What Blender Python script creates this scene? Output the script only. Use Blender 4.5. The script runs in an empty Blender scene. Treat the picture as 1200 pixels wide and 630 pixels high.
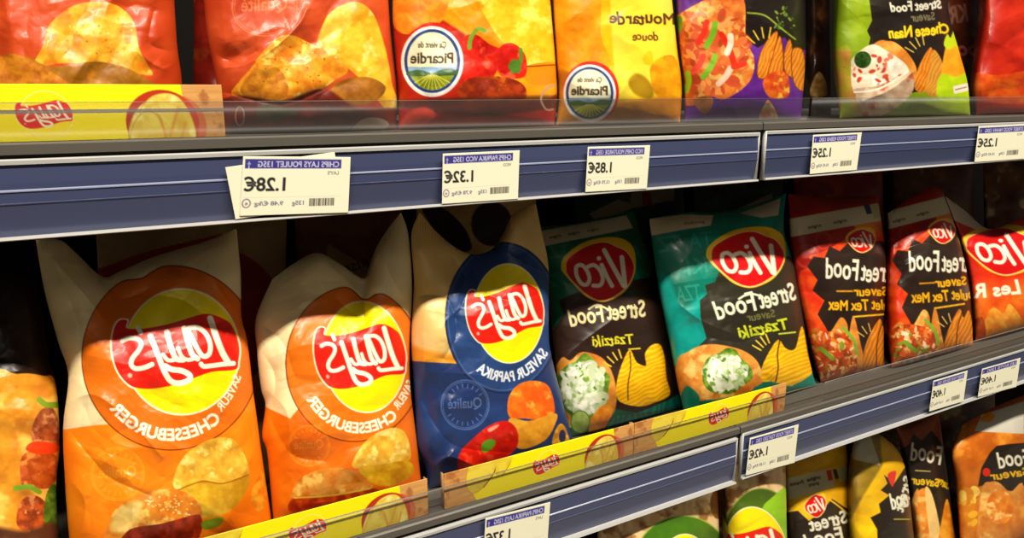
import bpy, math
import numpy as np

# ------------------------------------------------------------------ camera, world, lights, exposure
C = bpy.context.scene.collection
FOC = 880.0
PHI = math.atan(207 / FOC)
TH = math.atan(FOC / (1597 * math.cos(PHI)))
CAM = np.array([0.0, -0.655, 1.296])
FW = np.array([math.sin(TH) * math.cos(PHI), math.cos(TH) * math.cos(PHI), -math.sin(PHI)])
RT = np.array([math.cos(TH), -math.sin(TH), 0.0])
UP = np.cross(RT, FW)

cd = bpy.data.cameras.new('camera')
cam = bpy.data.objects.new('camera', cd)
C.objects.link(cam)
cam.location = CAM
cam.rotation_euler = (math.pi / 2 - PHI, 0, -TH)
cd.sensor_width = 36
cd.lens = FOC / 1200 * 36
cd.clip_start = 0.02
bpy.context.scene.camera = cam

w = bpy.data.worlds.new('world')
bpy.context.scene.world = w
w.use_nodes = True
w.node_tree.nodes['Background'].inputs[0].default_value = (1.0, 0.93, 0.82, 1)
w.node_tree.nodes['Background'].inputs[1].default_value = 0.045
vs = bpy.context.scene.view_settings
vs.view_transform = 'Standard'
vs.look = 'None'
vs.gamma = 1
vs.use_curve_mapping = False
vs.exposure = 0.0


def lamp(name, loc, target, sx, sy, power, col=(1, .91, .75)):
    d = bpy.data.lights.new(name, 'AREA')
    d.shape = 'RECTANGLE'
    d.size = sx
    d.size_y = sy
    d.energy = power
    d.color = col
    o = bpy.data.objects.new(name, d)
    C.objects.link(o)
    o.location = loc
    v = np.array(target, float) - np.array(loc, float)
    import mathutils
    o.rotation_euler = mathutils.Vector(v).to_track_quat('-Z', 'Y').to_euler()
    return o


lamp('ceiling_tube_light', (0.45, -2.20, 4.75), (0.45, 0.0, 1.05), 5.5, 0.17, 460)
lamp('added_front_fill_light', (0.2, -2.6, 2.9), (0.5, 0.0, 1.0), 3.0, 0.5, 4.5)  # unseen fill lamp, added to brighten the bag fronts and their reflections

# ------------------------------------------------------------------ small helpers


def ray(u, v):
    u = np.asarray(u, float)[..., None]
    v = np.asarray(v, float)[..., None]
    return FW + RT * (u - 600) / FOC - UP * (v - 315) / FOC


def at(u, v, Y):
    """world point of the plane at depth Y (metres behind the shelf front)"""
    r = ray(u, v)
    t = (np.asarray(Y, float) - CAM[1])[..., None] / r[..., 1:2]
    return CAM + r * t


def h2(seed):
    return np.random.RandomState(seed).rand(64, 64)


def noise(x, y, seed=0):
    T = h2(seed)
    xi = np.floor(x).astype(int)
    yi = np.floor(y).astype(int)
    fx = x - xi
    fy = y - yi
    fx = fx * fx * (3 - 2 * fx)
    fy = fy * fy * (3 - 2 * fy)
    a = T[xi % 64, yi % 64]
    b = T[(xi + 1) % 64, yi % 64]
    c = T[xi % 64, (yi + 1) % 64]
    d = T[(xi + 1) % 64, (yi + 1) % 64]
    return (a * (1 - fx) + b * fx) * (1 - fy) + (c * (1 - fx) + d * fx) * fy


def fbm(x, y, seed=0, o=4):
    s = 0
    a = .5
    n = 0
    for i in range(o):
        s = s + a * noise(x * 2 ** i, y * 2 ** i, seed + i * 7)
        n += a
        a *= .55
    return s / n


def smooth_line(P, closed=False, n=6):
    P = np.asarray(P, float)
    m = len(P)
    out = []
    rng = range(m) if closed else range(m - 1)
    for i in rng:
        if closed:
            p0, p1, p2, p3 = P[(i - 1) % m], P[i], P[(i + 1) % m], P[(i + 2) % m]
        else:
            p0, p1, p2, p3 = P[max(i - 1, 0)], P[i], P[i + 1], P[min(i + 2, m - 1)]
        for k in range(n):
            t = k / n
            out.append(.5 * (2 * p1 + (p2 - p0) * t + (2 * p0 - 5 * p1 + 4 * p2 - p3) * t * t + (3 * p1 - p0 - 3 * p2 + p3) * t ** 3))
    if not closed:
        out.append(P[-1])
    return np.array(out)


# ------------------------------------------------------------------ letter outlines from the built-in font
_gl = {}
_wd = {}


def _mesh_of(s):
    cu = bpy.data.curves.new('t', 'FONT')
    cu.body = s
    cu.resolution_u = 3
    ob = bpy.data.objects.new('t', cu)
    me = ob.to_mesh()
    V = np.array([v.co[:2] for v in me.vertices]).reshape(-1, 2)
    cnt = {}
    for p in me.polygons:
        vs_ = list(p.vertices)
        for i in range(len(vs_)):
            k = tuple(sorted((vs_[i], vs_[(i + 1) % len(vs_)])))
            cnt[k] = cnt.get(k, 0) + 1
    E = [k for k, n in cnt.items() if n == 1]
    A = V[[e[0] for e in E]] if E else np.zeros((0, 2))
    B = V[[e[1] for e in E]] if E else np.zeros((0, 2))
    ob.to_mesh_clear()
    bpy.data.objects.remove(ob)
    bpy.data.curves.remove(cu)
    return A, B, (V[:, 0].max() - V[:, 0].min() if len(V) else 0)


def glyph(c):
    if c not in _gl:
        A, B, wd = _mesh_of(c)
        base = _wd.setdefault('HH', _mesh_of('HH')[2])
        adv = _mesh_of('H' + c + 'H')[2] - base
        _gl[c] = (A, B, adv)
    return _gl[c]


CAP = .69

# ------------------------------------------------------------------ printing of flat artwork onto a sheet of vertices


def mixc(a, b, t):
    return a * (1 - t)[:, None] + np.asarray(b)[None, :] * t[:, None]


def tex(c1, c2, sc=6., seed=1, c3=None, st=(1, 1), gain=1.6):
    """two or three colours mixed by a cloudy pattern"""
    def f(x, y):
        n = np.clip((fbm(x / sc * st[0], y / sc * st[1], seed) - .5) * gain * 1.6 + .5, 0, 1)
        r = mixc(np.tile(np.array(c1, float) / 255, (len(x), 1)), np.array(c2, float) / 255, n)
        if c3 is not None:
            n2 = np.clip((fbm(x / sc * .8 + 9, y / sc * .8 + 3, seed + 3) - .56) * 7, 0, 1)
            r = mixc(r, np.array(c3, float) / 255, n2)
        return r
    return f


def ridges(c1, c2, d=(1, .3), lam=4.0, seed=1):
    def f(x, y):
        p = (x * d[0] + y * d[1]) / lam + 1.2 * noise(x / 12, y / 12, seed)
        n = .5 + .5 * np.sin(p * 6.283)
        n = np.clip(n * .8 + .5 * (fbm(x / 5, y / 5, seed + 2) - .4), 0, 1)
        return mixc(np.tile(np.array(c1, float) / 255, (len(x), 1)), np.array(c2, float) / 255, n)
    return f


class Sheet:
    def __init__(s, x, y, col=(255, 255, 255), aa=.9):
        s.x = x.ravel().astype(float)
        s.y = y.ravel().astype(float)
        s.aa = aa
        s.c = np.zeros((s.x.size, 3))
        s.M = np.eye(2)
        s.o = np.zeros(2)
        s.all(col)

    def place(s, src, dst, ax, ay):
        """artwork point src lands on dst; ax, ay: where one unit along x and y goes"""
        s.M = np.array([[ax[0], ay[0]], [ax[1], ay[1]]], float)
        s.o = np.array(dst, float) - s.M @ np.array(src, float)
        return s

    def reset(s):
        s.M = np.eye(2)
        s.o = np.zeros(2)

    def tr(s, P):
        return np.asarray(P, float) @ s.M.T + s.o

    def k(s):
        return math.sqrt(abs(np.linalg.det(s.M)))

    def colr(s, col, idx):
        if callable(col):
            return col(s.x[idx], s.y[idx])
        return np.tile(np.array(col, float) / 255, (len(idx), 1))

    def all(s, col):
        s.c[:] = s.colr(col, np.arange(s.x.size))

    def put(s, idx, cov, col, alpha=1.):
        a = (np.clip(cov, 0, 1) * alpha)[:, None]
        s.c[idx] = s.c[idx] * (1 - a) + s.colr(col, idx) * a

    def near(s, P, pad):
        lo = P.min(0) - pad
        hi = P.max(0) + pad
        return np.nonzero((s.x > lo[0]) & (s.x < hi[0]) & (s.y > lo[1]) & (s.y < hi[1]))[0]

    def _sd(s, idx, A, B, parity=True):
        x = s.x[idx]
        y = s.y[idx]
        d2 = np.full(len(idx), 1e9)
        ins = np.zeros(len(idx), bool)
        for (ax, ay), (bx, by) in zip(A, B):
            ex, ey = bx - ax, by - ay
            L = ex * ex + ey * ey + 1e-12
            t = np.clip(((x - ax) * ex + (y - ay) * ey) / L, 0, 1)
            dx = x - ax - t * ex
            dy = y - ay - t * ey
            np.minimum(d2, dx * dx + dy * dy, out=d2)
            if parity and ay != by:
                cr = ((ay > y) != (by > y)) & (x < ex * (y - ay) / ey + ax)
                ins ^= cr
        d = np.sqrt(d2)
        return np.where(ins, d, -d) if parity else d

    def fill(s, P, col, sm=True, alpha=1., soft=None, line=None, lw=1.2, lc=(90, 30, 0)):
        P = smooth_line(P, True, 5) if sm else np.asarray(P, float)
        P = s.tr(P)
        aa = soft or s.aa
        idx = s.near(P, aa + (lw if line else 0))
        if not len(idx):
            return
        sd = s._sd(idx, P, np.roll(P, -1, 0))
        s.put(idx, .5 + sd / aa, col, alpha)
        if line:
            s.put(idx, .5 + (lw / 2 - np.abs(sd)) / s.aa, lc, alpha)

    def ell(s, cx, cy, rx, ry, col=None, line=None, lw=1.2, alpha=1., rot=0, a0=0, a1=360):
        n = 56
        t = np.radians(np.linspace(a0, a1, n + 1))
        P = np.stack([rx * np.cos(t), ry * np.sin(t)], 1)
        c_, s_ = math.cos(rot), math.sin(rot)
        P = P @ np.array([[c_, s_], [-s_, c_]]) + [cx, cy]
        if col is not None:
            s.fill(P[:-1] if a1 - a0 == 360 else P, col, False, alpha)
        if line is not None:
            s.line(P, lw, line, False, alpha)

    def line(s, P, wd, col, sm=True, alpha=1., soft=None):
        """stroke; wd in sheet units when placed at identity, scaled with the placement"""
        P = smooth_line(P, False, 5) if sm else np.asarray(P, float)
        P = s.tr(P)
        wd = wd * s.k()
        aa = soft or s.aa
        idx = s.near(P, wd + aa)
        if not len(idx):
            return
        d = s._sd(idx, P[:-1], P[1:], False)
        s.put(idx, .5 + (wd / 2 - d) / aa, col, alpha)

    def text(s, st, A, B, h, col, bold=.3, alpha=1., up=None, arc=None):
        """words starting at A and ending at B (B left of A where the shop writing runs backwards);
        arc = (cx, cy, rx, ry, deg0, deg1): along an ellipse, letter tops to its centre"""
        gs = [glyph(c) for c in st]
        tot = sum(g[2] for g in gs)
        x0 = 0
        hand = st in ('Street', 'Food', 'Tzatziki', 'Saveur', 'Poulet Tex Mex', 'Street Food', 'Cheese Naan', 'Les R', 'Curry', 'Moutarde', 'douce')
        jr = np.random.RandomState(len(st) * 7 + 1)
        if arc is None:
            A = np.asarray(A, float)
            B = np.asarray(B, float)
            d = (B - A) / tot
            if up is None:
                n = np.array([d[1], -d[0]])
                n = n / np.linalg.norm(n)
                if n[1] > 0:
                    n = -n
                up = n * h
            up = np.asarray(up, float) / CAP
        for c, g in zip(st, gs):
            Ga, Gb, adv = g
            ja, jb, jc = jr.uniform(.94, 1.14), jr.uniform(-.05, .07), jr.uniform(-.02, .16)
            if len(Ga):
                r = []
                for G in (Ga, Gb):
                    X = G[:, 0] + x0
                    Yg = G[:, 1]
                    if hand:
                        Yg = Yg * ja + jb
                        X = X + jc * Yg
                    if arc is None:
                        P = A + X[:, None] * d + Yg[:, None] * up
                    else:
                        cx, cy, rx, ry, d0, d1 = arc
                        ang = np.radians(d0 + (d1 - d0) * X / tot)
                        q = h * (.5 - Yg / CAP)
                        P = np.stack([cx + (rx + q) * np.cos(ang), cy + (ry + q) * np.sin(ang)], 1)
                    r.append(s.tr(P))
                pa, pb = r
                idx = s.near(np.concatenate([pa, pb]), 1.5 + bold)
                if len(idx):
                    sd = s._sd(idx, pa, pb)
                    s.put(idx, .5 + (sd + bold) / s.aa, col, alpha)
            x0 += adv


def lin(c):
    c = np.clip(c, 0, 1)
    return np.where(c <= .04045, c / 12.92, ((c + .055) / 1.055) ** 2.4)


# ------------------------------------------------------------------ materials
def mat(name, col=None, rough=.5, metal=0., spec=.5, attr=False, coat=0., bump=None, alpha=None):
    m = bpy.data.materials.new(name)
    m.use_nodes = True
    nt = m.node_tree
    b = nt.nodes['Principled BSDF']
    b.inputs['Roughness'].default_value = rough
    b.inputs['Metallic'].default_value = metal
    b.inputs['Specular IOR Level'].default_value = spec
    b.inputs['Coat Weight'].default_value = coat
    b.inputs['Coat Roughness'].default_value = .15
    if attr:
        a = nt.nodes.new('ShaderNodeAttribute')
        a.attribute_name = 'print'
        nt.links.new(a.outputs['Color'], b.inputs['Base Color'])
    else:
        b.inputs['Base Color'].default_value = (*[float(v) for v in lin(np.array(col) / 255)], 1)
    if bump:
        tc = nt.nodes.new('ShaderNodeTexCoord')
        no = nt.nodes.new('ShaderNodeTexNoise')
        no.inputs['Scale'].default_value = bump[0]
        bu = nt.nodes.new('ShaderNodeBump')
        bu.inputs['Strength'].default_value = bump[1]
        bu.inputs['Distance'].default_value = .001
        nt.links.new(tc.outputs['Object'], no.inputs['Vector'])
        nt.links.new(no.outputs['Fac'], bu.inputs['Height'])
        nt.links.new(bu.outputs['Normal'], b.inputs['Normal'])
    return m


M_FILM = mat('printed_film', rough=.38, spec=.42, attr=True, coat=.12)
M_CARD = mat('printed_card', rough=.55, spec=.3, attr=True)
M_PAPER = mat('printed_paper', rough=.6, spec=.25, attr=True)
M_RAIL = mat('blue_grey_rail_plastic', (60, 67, 100), rough=.26, spec=.5, coat=.3, bump=(30, .15))
M_LIP = mat('pale_rail_edge', (186, 186, 186), rough=.35)
M_RIDGE = mat('light_rail_ridge', (140, 148, 178), rough=.3)
M_EDGE = mat('polished_plastic_edge', (120, 118, 110), rough=.3)
M_SHELF = mat('grey_painted_steel', (84, 80, 74), rough=.45, bump=(60, .1))
M_DARK = mat('dark_back_panel', (13, 10, 9), rough=.85, spec=.08, bump=(12, .2))
M_FLOOR = mat('floor_tile', (150, 142, 128), rough=.4)
M_CARDRAW = mat('raw_cardboard', (176, 140, 96), rough=.8, bump=(200, .2))
M_TRAYB = mat('yellow_card_edge', (250, 232, 10), rough=.55)


def clear_mat():
    m = bpy.data.materials.new('clear_plastic')
    m.use_nodes = True
    nt = m.node_tree
    nt.nodes.clear()
    o = nt.nodes.new('ShaderNodeOutputMaterial')
    t = nt.nodes.new('ShaderNodeBsdfTransparent')
    t.inputs[0].default_value = (.87, .87, .86, 1)
    g = nt.nodes.new('ShaderNodeBsdfGlossy')
    g.inputs['Roughness'].default_value = .3
    g.inputs['Color'].default_value = (.9, .9, .92, 1)
    d = nt.nodes.new('ShaderNodeBsdfDiffuse')
    d.inputs['Color'].default_value = (.5, .5, .5, 1)
    mx = nt.nodes.new('ShaderNodeMixShader')
    mx.inputs[0].default_value = .012
    m2 = nt.nodes.new('ShaderNodeMixShader')
    m2.inputs[0].default_value = .02
    nt.links.new(t.outputs[0], mx.inputs[1])
    nt.links.new(g.outputs[0], mx.inputs[2])
    nt.links.new(mx.outputs[0], m2.inputs[1])
    nt.links.new(d.outputs[0], m2.inputs[2])
    nt.links.new(m2.outputs[0], o.inputs[0])
    return m


M_CLEAR = clear_mat()

ZC = 1.296
LV = [('upper', ZC - .036), ('middle', ZC - .434), ('lower', ZC - .925)]

# ------------------------------------------------------------------ mesh helpers


def link(name, me, parent=None):
    o = bpy.data.objects.new(name, me)
    C.objects.link(o)
    if parent is not None:
        o.parent = parent
    return o


def tag(o, label, cat, group=None):
    o['label'] = label
    o['category'] = cat
    if group:
        o['group'] = group
    return o


def root(name, loc, label, cat, group=None):
    e = bpy.data.objects.new(name, None)
    C.objects.link(e)
    e.location = [float(v) for v in loc]
    e.empty_display_size = .02
    return tag(e, label, cat, group)


def make(name, V, F, m, parent=None, col=None, smooth=False, off=(0, 0, 0)):
    V = np.asarray(V, float) - np.asarray(off, float)
    me = bpy.data.meshes.new(name)
    F = np.asarray(F, np.int32)
    me.vertices.add(len(V))
    me.vertices.foreach_set('co', V.astype(np.float32).ravel())
    me.loops.add(F.size)
    me.loops.foreach_set('vertex_index', F.ravel())
    me.polygons.add(len(F))
    me.polygons.foreach_set('loop_start', np.arange(0, F.size, F.shape[1], dtype=np.int32))
    me.polygons.foreach_set('loop_total', np.full(len(F), F.shape[1], np.int32))
    if smooth:
        me.polygons.foreach_set('use_smooth', np.ones(len(F), bool))
    me.update(calc_edges=True)
    if col is not None:
        a = me.color_attributes.new('print', 'FLOAT_COLOR', 'POINT')
        cc = np.ones((len(V), 4), np.float32)
        cc[:, :3] = lin(col)
        a.data.foreach_set('color', cc.ravel())
    me.materials.append(m)
    return link(name, me, parent)


def box(V, F, a, b):
    """append a box between corners a and b"""
    n = len(V)
    x0, y0, z0 = a
    x1, y1, z1 = b
    V += [(x0, y0, z0), (x1, y0, z0), (x1, y1, z0), (x0, y1, z0), (x0, y0, z1), (x1, y0, z1), (x1, y1, z1), (x0, y1, z1)]
    F += [[n + i for i in q] for q in ((0, 3, 2, 1), (4, 5, 6, 7), (0, 1, 5, 4), (1, 2, 6, 5), (2, 3, 7, 6), (3, 0, 4, 7))]


def boxes(name, L, m, parent=None, off=(0, 0, 0), bev=0):
    V, F = [], []
    for a, b in L:
        box(V, F, a, b)
    o = make(name, V, F, m, parent, off=off)
    if bev:
        md = o.modifiers.new('b', 'BEVEL')
        md.width = bev
        md.segments = 2
    return o


def extrude_x(name, prof, x0, x1, m, parent=None, off=(0, 0, 0)):
    """closed profile of (y, z) swept along the shelf"""
    n = len(prof)
    V = [(x, y, z) for x in (x0, x1) for y, z in prof]
    F = [[i, i + n, (i + 1) % n + n, (i + 1) % n] for i in range(n)]
    import bmesh
    bm = bmesh.new()
    vv = [bm.verts.new(np.array(v) - np.array(off)) for v in V]
    for f in F:
        bm.faces.new([vv[i] for i in f])
    bm.faces.new(vv[:n])
    bm.faces.new(vv[n:][::-1])
    bmesh.ops.recalc_face_normals(bm, faces=bm.faces)
    me = bpy.data.meshes.new(name)
    bm.to_mesh(me)
    bm.free()
    me.materials.append(m)
    return link(name, me, parent)


def grid_faces(nv, nu, flip=False, o=0):
    i = np.arange(nv - 1)[:, None] * nu + np.arange(nu - 1)[None, :] + o
    i = i.ravel()
    q = np.stack([i, i + nu, i + nu + 1, i + 1], 1)
    return q[:, ::-1] if flip else q


# ------------------------------------------------------------------ the pillow bag
def along(P, n):
    P = np.asarray(P, float)
    d = np.concatenate([[0], np.cumsum(np.hypot(*np.diff(P, axis=0).T))])
    d /= d[-1]
    t = np.linspace(0, 1, n)
    # soft corners
    Q = smooth_line(P, False, 6) if len(P) > 2 else P
    d = np.concatenate([[0], np.cumsum(np.hypot(*np.diff(Q, axis=0).T))])
    d /= d[-1]
    return np.stack([np.interp(t, d, Q[:, 0]), np.interp(t, d, Q[:, 1])], 1)


def tri(p):
    return np.abs((p % 1) * 2 - 1)


def crumple(x, y, seed, k=1.0):
    """folded-film relief, metres"""
    rs = np.random.RandomState(seed)
    h = 0
    wx = x + 16 * (fbm(x / 46, y / 46, seed + 5, 3) - .5) * 2
    wy = y + 16 * (fbm(x / 46 + 7, y / 46, seed + 9, 3) - .5) * 2
    for i in range(7):
        a = rs.rand() * math.pi
        lam = rs.uniform(38, 105)
        m = np.clip((noise(x / 55 + i * 3.1, y / 55, seed + 20 + i) - .42) * 3.2, 0, 1)
        h = h + m * (lam / 80) * (tri((wx * math.cos(a) + wy * math.sin(a)) / lam + rs.rand()) - .5)
    h = h * .0036
    h = h + (fbm(x / 60, y / 60, seed + 50, 2) - .5) * .010
    h = h + (np.abs(fbm(x / 22, y / 22, seed + 60, 3) - .5)) * -.0016
    return h * k


def bag(name, label, L, R, T, B, art, Yb=.062, Yt=.10, bulge=.034, q=1.1, seed=1, creases=(), k=1., cat='crisp bag',
        group=None, seal=.045, yaw=0., base=(240, 225, 180), pw=1.35, lvl=None):
    Yb -= .014
    if lvl is None:
        mid = B[0][1]
        lvl = 0 if mid < 250 else (1 if mid < 735 and T[0][1] < 480 and B[0][0] < 1300 and not (T[0][1] > 435) else 2)
    zz = LV[lvl][1] + .0006 - CAM[2]

    def foot_v(px_):
        # image row at which the shelf surface lies at depth Yb
        a = FW + RT * (px_ - 600) / FOC + UP * 315 / FOC
        b = -UP / FOC
        D = Yb - CAM[1]
        return (zz * a[1] - D * a[2]) / (D * b[2] - zz * b[1])
    B = [(p[0], foot_v(p[0])) for p in B]
    L = [T[0]] + list(L) + [B[0]]
    R = [T[-1]] + list(R) + [B[-1]]
    La = np.array(L, float)
    Ra = np.array(R, float)
    hgt = max(abs(La[-1, 1] - La[0, 1]), abs(Ra[-1, 1] - Ra[0, 1]))
    wid = max(abs(T[-1][0] - T[0][0]), abs(B[-1][0] - B[0][0]))
    nv = int(hgt / q) + 2
    nu = int(wid / q) + 2
    l, r = along(L, nv), along(R, nv)
    t, b = along(T, nu), along(B, nu)
    v = np.linspace(0, 1, nv)[:, None, None]
    u = np.linspace(0, 1, nu)[None, :, None]
    tc = t[0] + (t[-1] - t[0]) * np.linspace(0, 1, nu)[:, None]
    bc = b[0] + (b[-1] - b[0]) * np.linspace(0, 1, nu)[:, None]
    S = (1 - u) * l[:, None, :] + u * r[:, None, :] + (t - tc)[None] * (1 - v) ** 2.2 + (b - bc)[None] * v ** 3
    x, y = S[..., 0], S[..., 1]
    u = u[..., 0]
    v = v[..., 0]
    up = 1 - v
    edge = np.clip(1 - np.abs(2 * u - 1) ** 2.4, 0, 1) ** .62
    vert = np.clip(up / .19, 0, 1)
    vert = np.sqrt(np.clip(1 - (1 - vert) ** 2, 0, 1)) * np.clip(v / .34, 0.0, 1) ** .62
    base_y = Yb + (Yt - Yb) * up ** pw + yaw * (u - .5)
    prof = edge * vert
    h = crumple(x, y, seed, k)
    near_edge = np.clip(4 * u * (1 - u) * 3, 0, 1) * np.clip(v / .03, 0, 1) * np.clip(up / .03, 0, 1)
    for P, dep, wdt in creases:
        P = smooth_line(P, False, 5)
        s_ = Sheet.__new__(Sheet)
        s_.x, s_.y = x.ravel(), y.ravel()
        d = s_._sd(np.arange(x.size), P[:-1], P[1:], False).reshape(x.shape)
        h = h + dep * np.exp(-d / wdt)
    crimp = .0005 * np.sin(y / 1.1 if False else x * 2.2) * np.clip((seal - v) / .01, 0, 1)
    Yf = base_y - bulge * prof + h * near_edge * (.35 + .65 * prof) + crimp
    Pf = at(x, y, Yf)
    sh = Sheet(x, y, base)
    art(sh)
    ks = max(int(nv * seal), 2)
    foot = at(b[nu // 2, 0], b[nu // 2, 1], Yb)
    e = root(name, foot, label, cat, group)
    col = sh.c.reshape(nv, nu, 3)

    def part(nm, r0, r1):
        n_ = r1 - r0
        V = Pf[r0:r1].reshape(-1, 3)
        cc = col[r0:r1].reshape(-1, 3)
        st = 6
        ri = np.unique(np.append(np.arange(r0, r1, st), r1 - 1))
        ci = np.unique(np.append(np.arange(0, nu, st), nu - 1))
        bk = Pf[np.ix_(ri, ci)].copy()
        g = np.ix_(ri, ci)
        base_p = at(x[g], y[g], base_y[g] + 0 * x[g])
        bk = base_p + np.array([0, 1, 0]) * (bulge * prof[g] + .0012)[..., None]
        # side rows meet the front's rim
        bk[:, 0] = Pf[ri, 0]
        bk[:, -1] = Pf[ri, -1]
        if r0 == 0:
            bk[0] = Pf[0, ci]
        if r1 == nv:
            bk[-1] = Pf[nv - 1, ci]
        F = np.concatenate([grid_faces(n_, nu), grid_faces(len(ri), len(ci), True, n_ * nu)])
        V = np.concatenate([V, bk.reshape(-1, 3)])
        cc = np.concatenate([cc, col[g].reshape(-1, 3)])
        make(nm, V, F, M_FILM, e, cc, True, off=e.location)
    part('top_seal', 0, ks + 1)
    part('bag_body', ks, nv)
    return e


# ------------------------------------------------------------------ artwork shared by several packs
def crisp_logo(s, c, ax, ay, ch=1.0):
    """round yellow badge with a red ribbon and cream script; artwork units: badge centre (493, 273)"""
    s.place((493, 273), c, ax, ay)
    cream = (250, 240, 205)
    s.ell(493, 273, 362, 392, cream)
    rib = [(158, 82), (118, 78), (84, 112), (64, 200), (70, 300), (100, 392), (150, 458), (205, 492), (300, 500), (420, 482), (560, 437), (680, 396),
           (822, 382), (840, 330), (848, 262), (834, 190), (800, 110), (762, 78), (700, 50), (630, 40), (520, 70), (400, 105), (300, 125), (230, 132), (152, 126)]
    s.fill(np.array(rib), cream, True)
    for w_ in (22,):
        s.line(rib + [rib[0]], w_, cream)
    s.ell(493, 273, 352, 381, (255, 232, 0))
    s.fill(rib, (228, 28, 12), True)
    wc = (250, 245, 220)
    s.line([(668, 68), (700, 165), (740, 270), (778, 338)], 39, wc)
    s.line([(812, 344), (740, 350), (680, 358), (628, 362), (612, 348)], 29, wc)
    s.line([(535, 128), (590, 124), (640, 160), (668, 225), (662, 285), (625, 300), (590, 255), (556, 190), (530, 140)], 30, wc)
    s.line([(508, 128), (530, 210), (556, 285), (590, 315)], 34, wc)
    s.line([(575, 312), (530, 322), (492, 300), (470, 250)], 25, wc)
    s.line([(402, 150), (424, 235), (456, 312), (500, 322)], 35, wc)
    s.line([(456, 320), (410, 325), (378, 290)], 25, wc)
    s.line([(300, 175), (340, 275), (385, 390), (425, 452), (480, 466), (538, 446), (540, 415), (495, 390), (430, 380), (392, 360)], 35, wc)
    s.line([(222, 122), (240, 156)], 29, wc)
    s.line([(128, 205), (170, 188), (222, 195), (244, 225), (225, 268), (190, 312), (182, 352), (210, 376), (262, 370), (310, 350)], 30, wc)
    s.ell(175, 418, 14, 14, (250, 170, 150))
    s.reset()


def oval_logo(s, c, ax, ay):
    """red oval with a yellow rim and white brush word; artwork centre (296, 220)"""
    s.place((296, 220), c, ax, ay)
    s.fill([(85, 215), (95, 160), (150, 105), (230, 60), (330, 38), (420, 42), (480, 75), (505, 130), (508, 220), (480, 300), (430, 360), (350, 400), (290, 402),
            (220, 370), (150, 300), (105, 250)], (245, 190, 20))
    s.fill([(112, 220), (120, 165), (178, 116), (255, 78), (335, 66), (400, 92), (455, 118), (492, 175), (500, 230), (472, 300), (420, 352), (350, 392), (290, 394),
            (226, 360), (162, 300), (122, 252)], (205, 12, 14), line=True, lw=.9, lc=(245, 215, 150))
    wc = (245, 235, 210)
    s.line([(430, 152), (440, 240), (448, 316)], 27, wc)
    s.line([(330, 112), (372, 190), (440, 312)], 27, wc)
    s.line([(316, 195), (344, 258), (374, 314)], 24, wc)
    s.ell(300, 158, 13, 13, wc)
    s.line([(238, 205), (272, 196), (306, 226), (322, 275), (306, 310), (268, 312)], 23, wc)
    s.line([(170, 242), (172, 205), (202, 196), (232, 228), (246, 275), (230, 306), (200, 300), (176, 262), (170, 238)], 23, wc)
    s.reset()


def stamp(s, cx, cy, r, col, a=.55, ry=None):
    ry = ry or r
    s.ell(cx, cy, r, ry, line=col, lw=1.1, alpha=a)
    s.ell(cx, cy, r * .93, ry * .93, line=col, lw=.7, alpha=a)
    s.text('Qualité', (cx + r * .72, cy + ry * .1), (cx - r * .72, cy + ry * .16), r * .42, col, .2, a)
    for k_ in range(22):
        t = k_ / 22 * 2 * math.pi
        if abs(math.sin(t)) > .38:
            p = np.array([cx + r * .7 * math.cos(t), cy + ry * .7 * math.sin(t)])
            q_ = np.array([cx + r * .84 * math.cos(t), cy + ry * .84 * math.sin(t)])
            s.line([p, q_], 1.1, col, False, a)


def specks(s, box_, n, cols, r0, r1, seed, flat=.8):
    rs = np.random.RandomState(seed)
    x0, y0, x1, y1 = box_
    for i in range(n):
        c = cols[rs.randint(len(cols))]
        t = rs.rand() * 2 * math.pi
        q_ = math.sqrt(rs.rand())
        cx = (x0 + x1) / 2 + q_ * math.cos(t) * (x1 - x0) / 2
        cy = (y0 + y1) / 2 + q_ * math.sin(t) * (y1 - y0) / 2
        r = rs.uniform(r0, r1)
        s.ell(cx, cy, r, r * rs.uniform(.4, 1) * flat, c, rot=rs.rand() * 3, alpha=.92)


CHIP = tex((236, 190, 66), (214, 152, 36), 9, 4, (250, 222, 120))
CHIP_O = tex((240, 150, 40), (228, 110, 22), 9, 7, (250, 190, 70))
CHIP_Y = ridges((255, 205, 22), (225, 150, 8), (.45, 1.), 5.2, 3)
CHIP_R = ridges((235, 150, 40), (190, 95, 15), (1., .45), 4.6, 5)
BREAD = tex((226, 150, 60), (200, 110, 32), 12, 3, (245, 190, 100))


def big_round(s, cx, cy, rx, ry, colr, lc, lw=1.3, dip=(0, 0, 1)):
    t = np.radians(np.linspace(0, 354, 60))
    P = np.stack([cx + rx * np.cos(t), cy + ry * np.sin(t)], 1)
    P[:, 1] += dip[1] * np.exp(-((P[:, 0] - dip[0]) / dip[2]) ** 2) * (P[:, 1] < cy - ry * .5)
    s.fill(P, colr, True, line=True, lw=lw, lc=lc)


# ---- cheeseburger crisps
ORANGE = (244, 124, 10)
CREAM = tex((243, 226, 178), (236, 214, 160), 40, 2)


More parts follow.
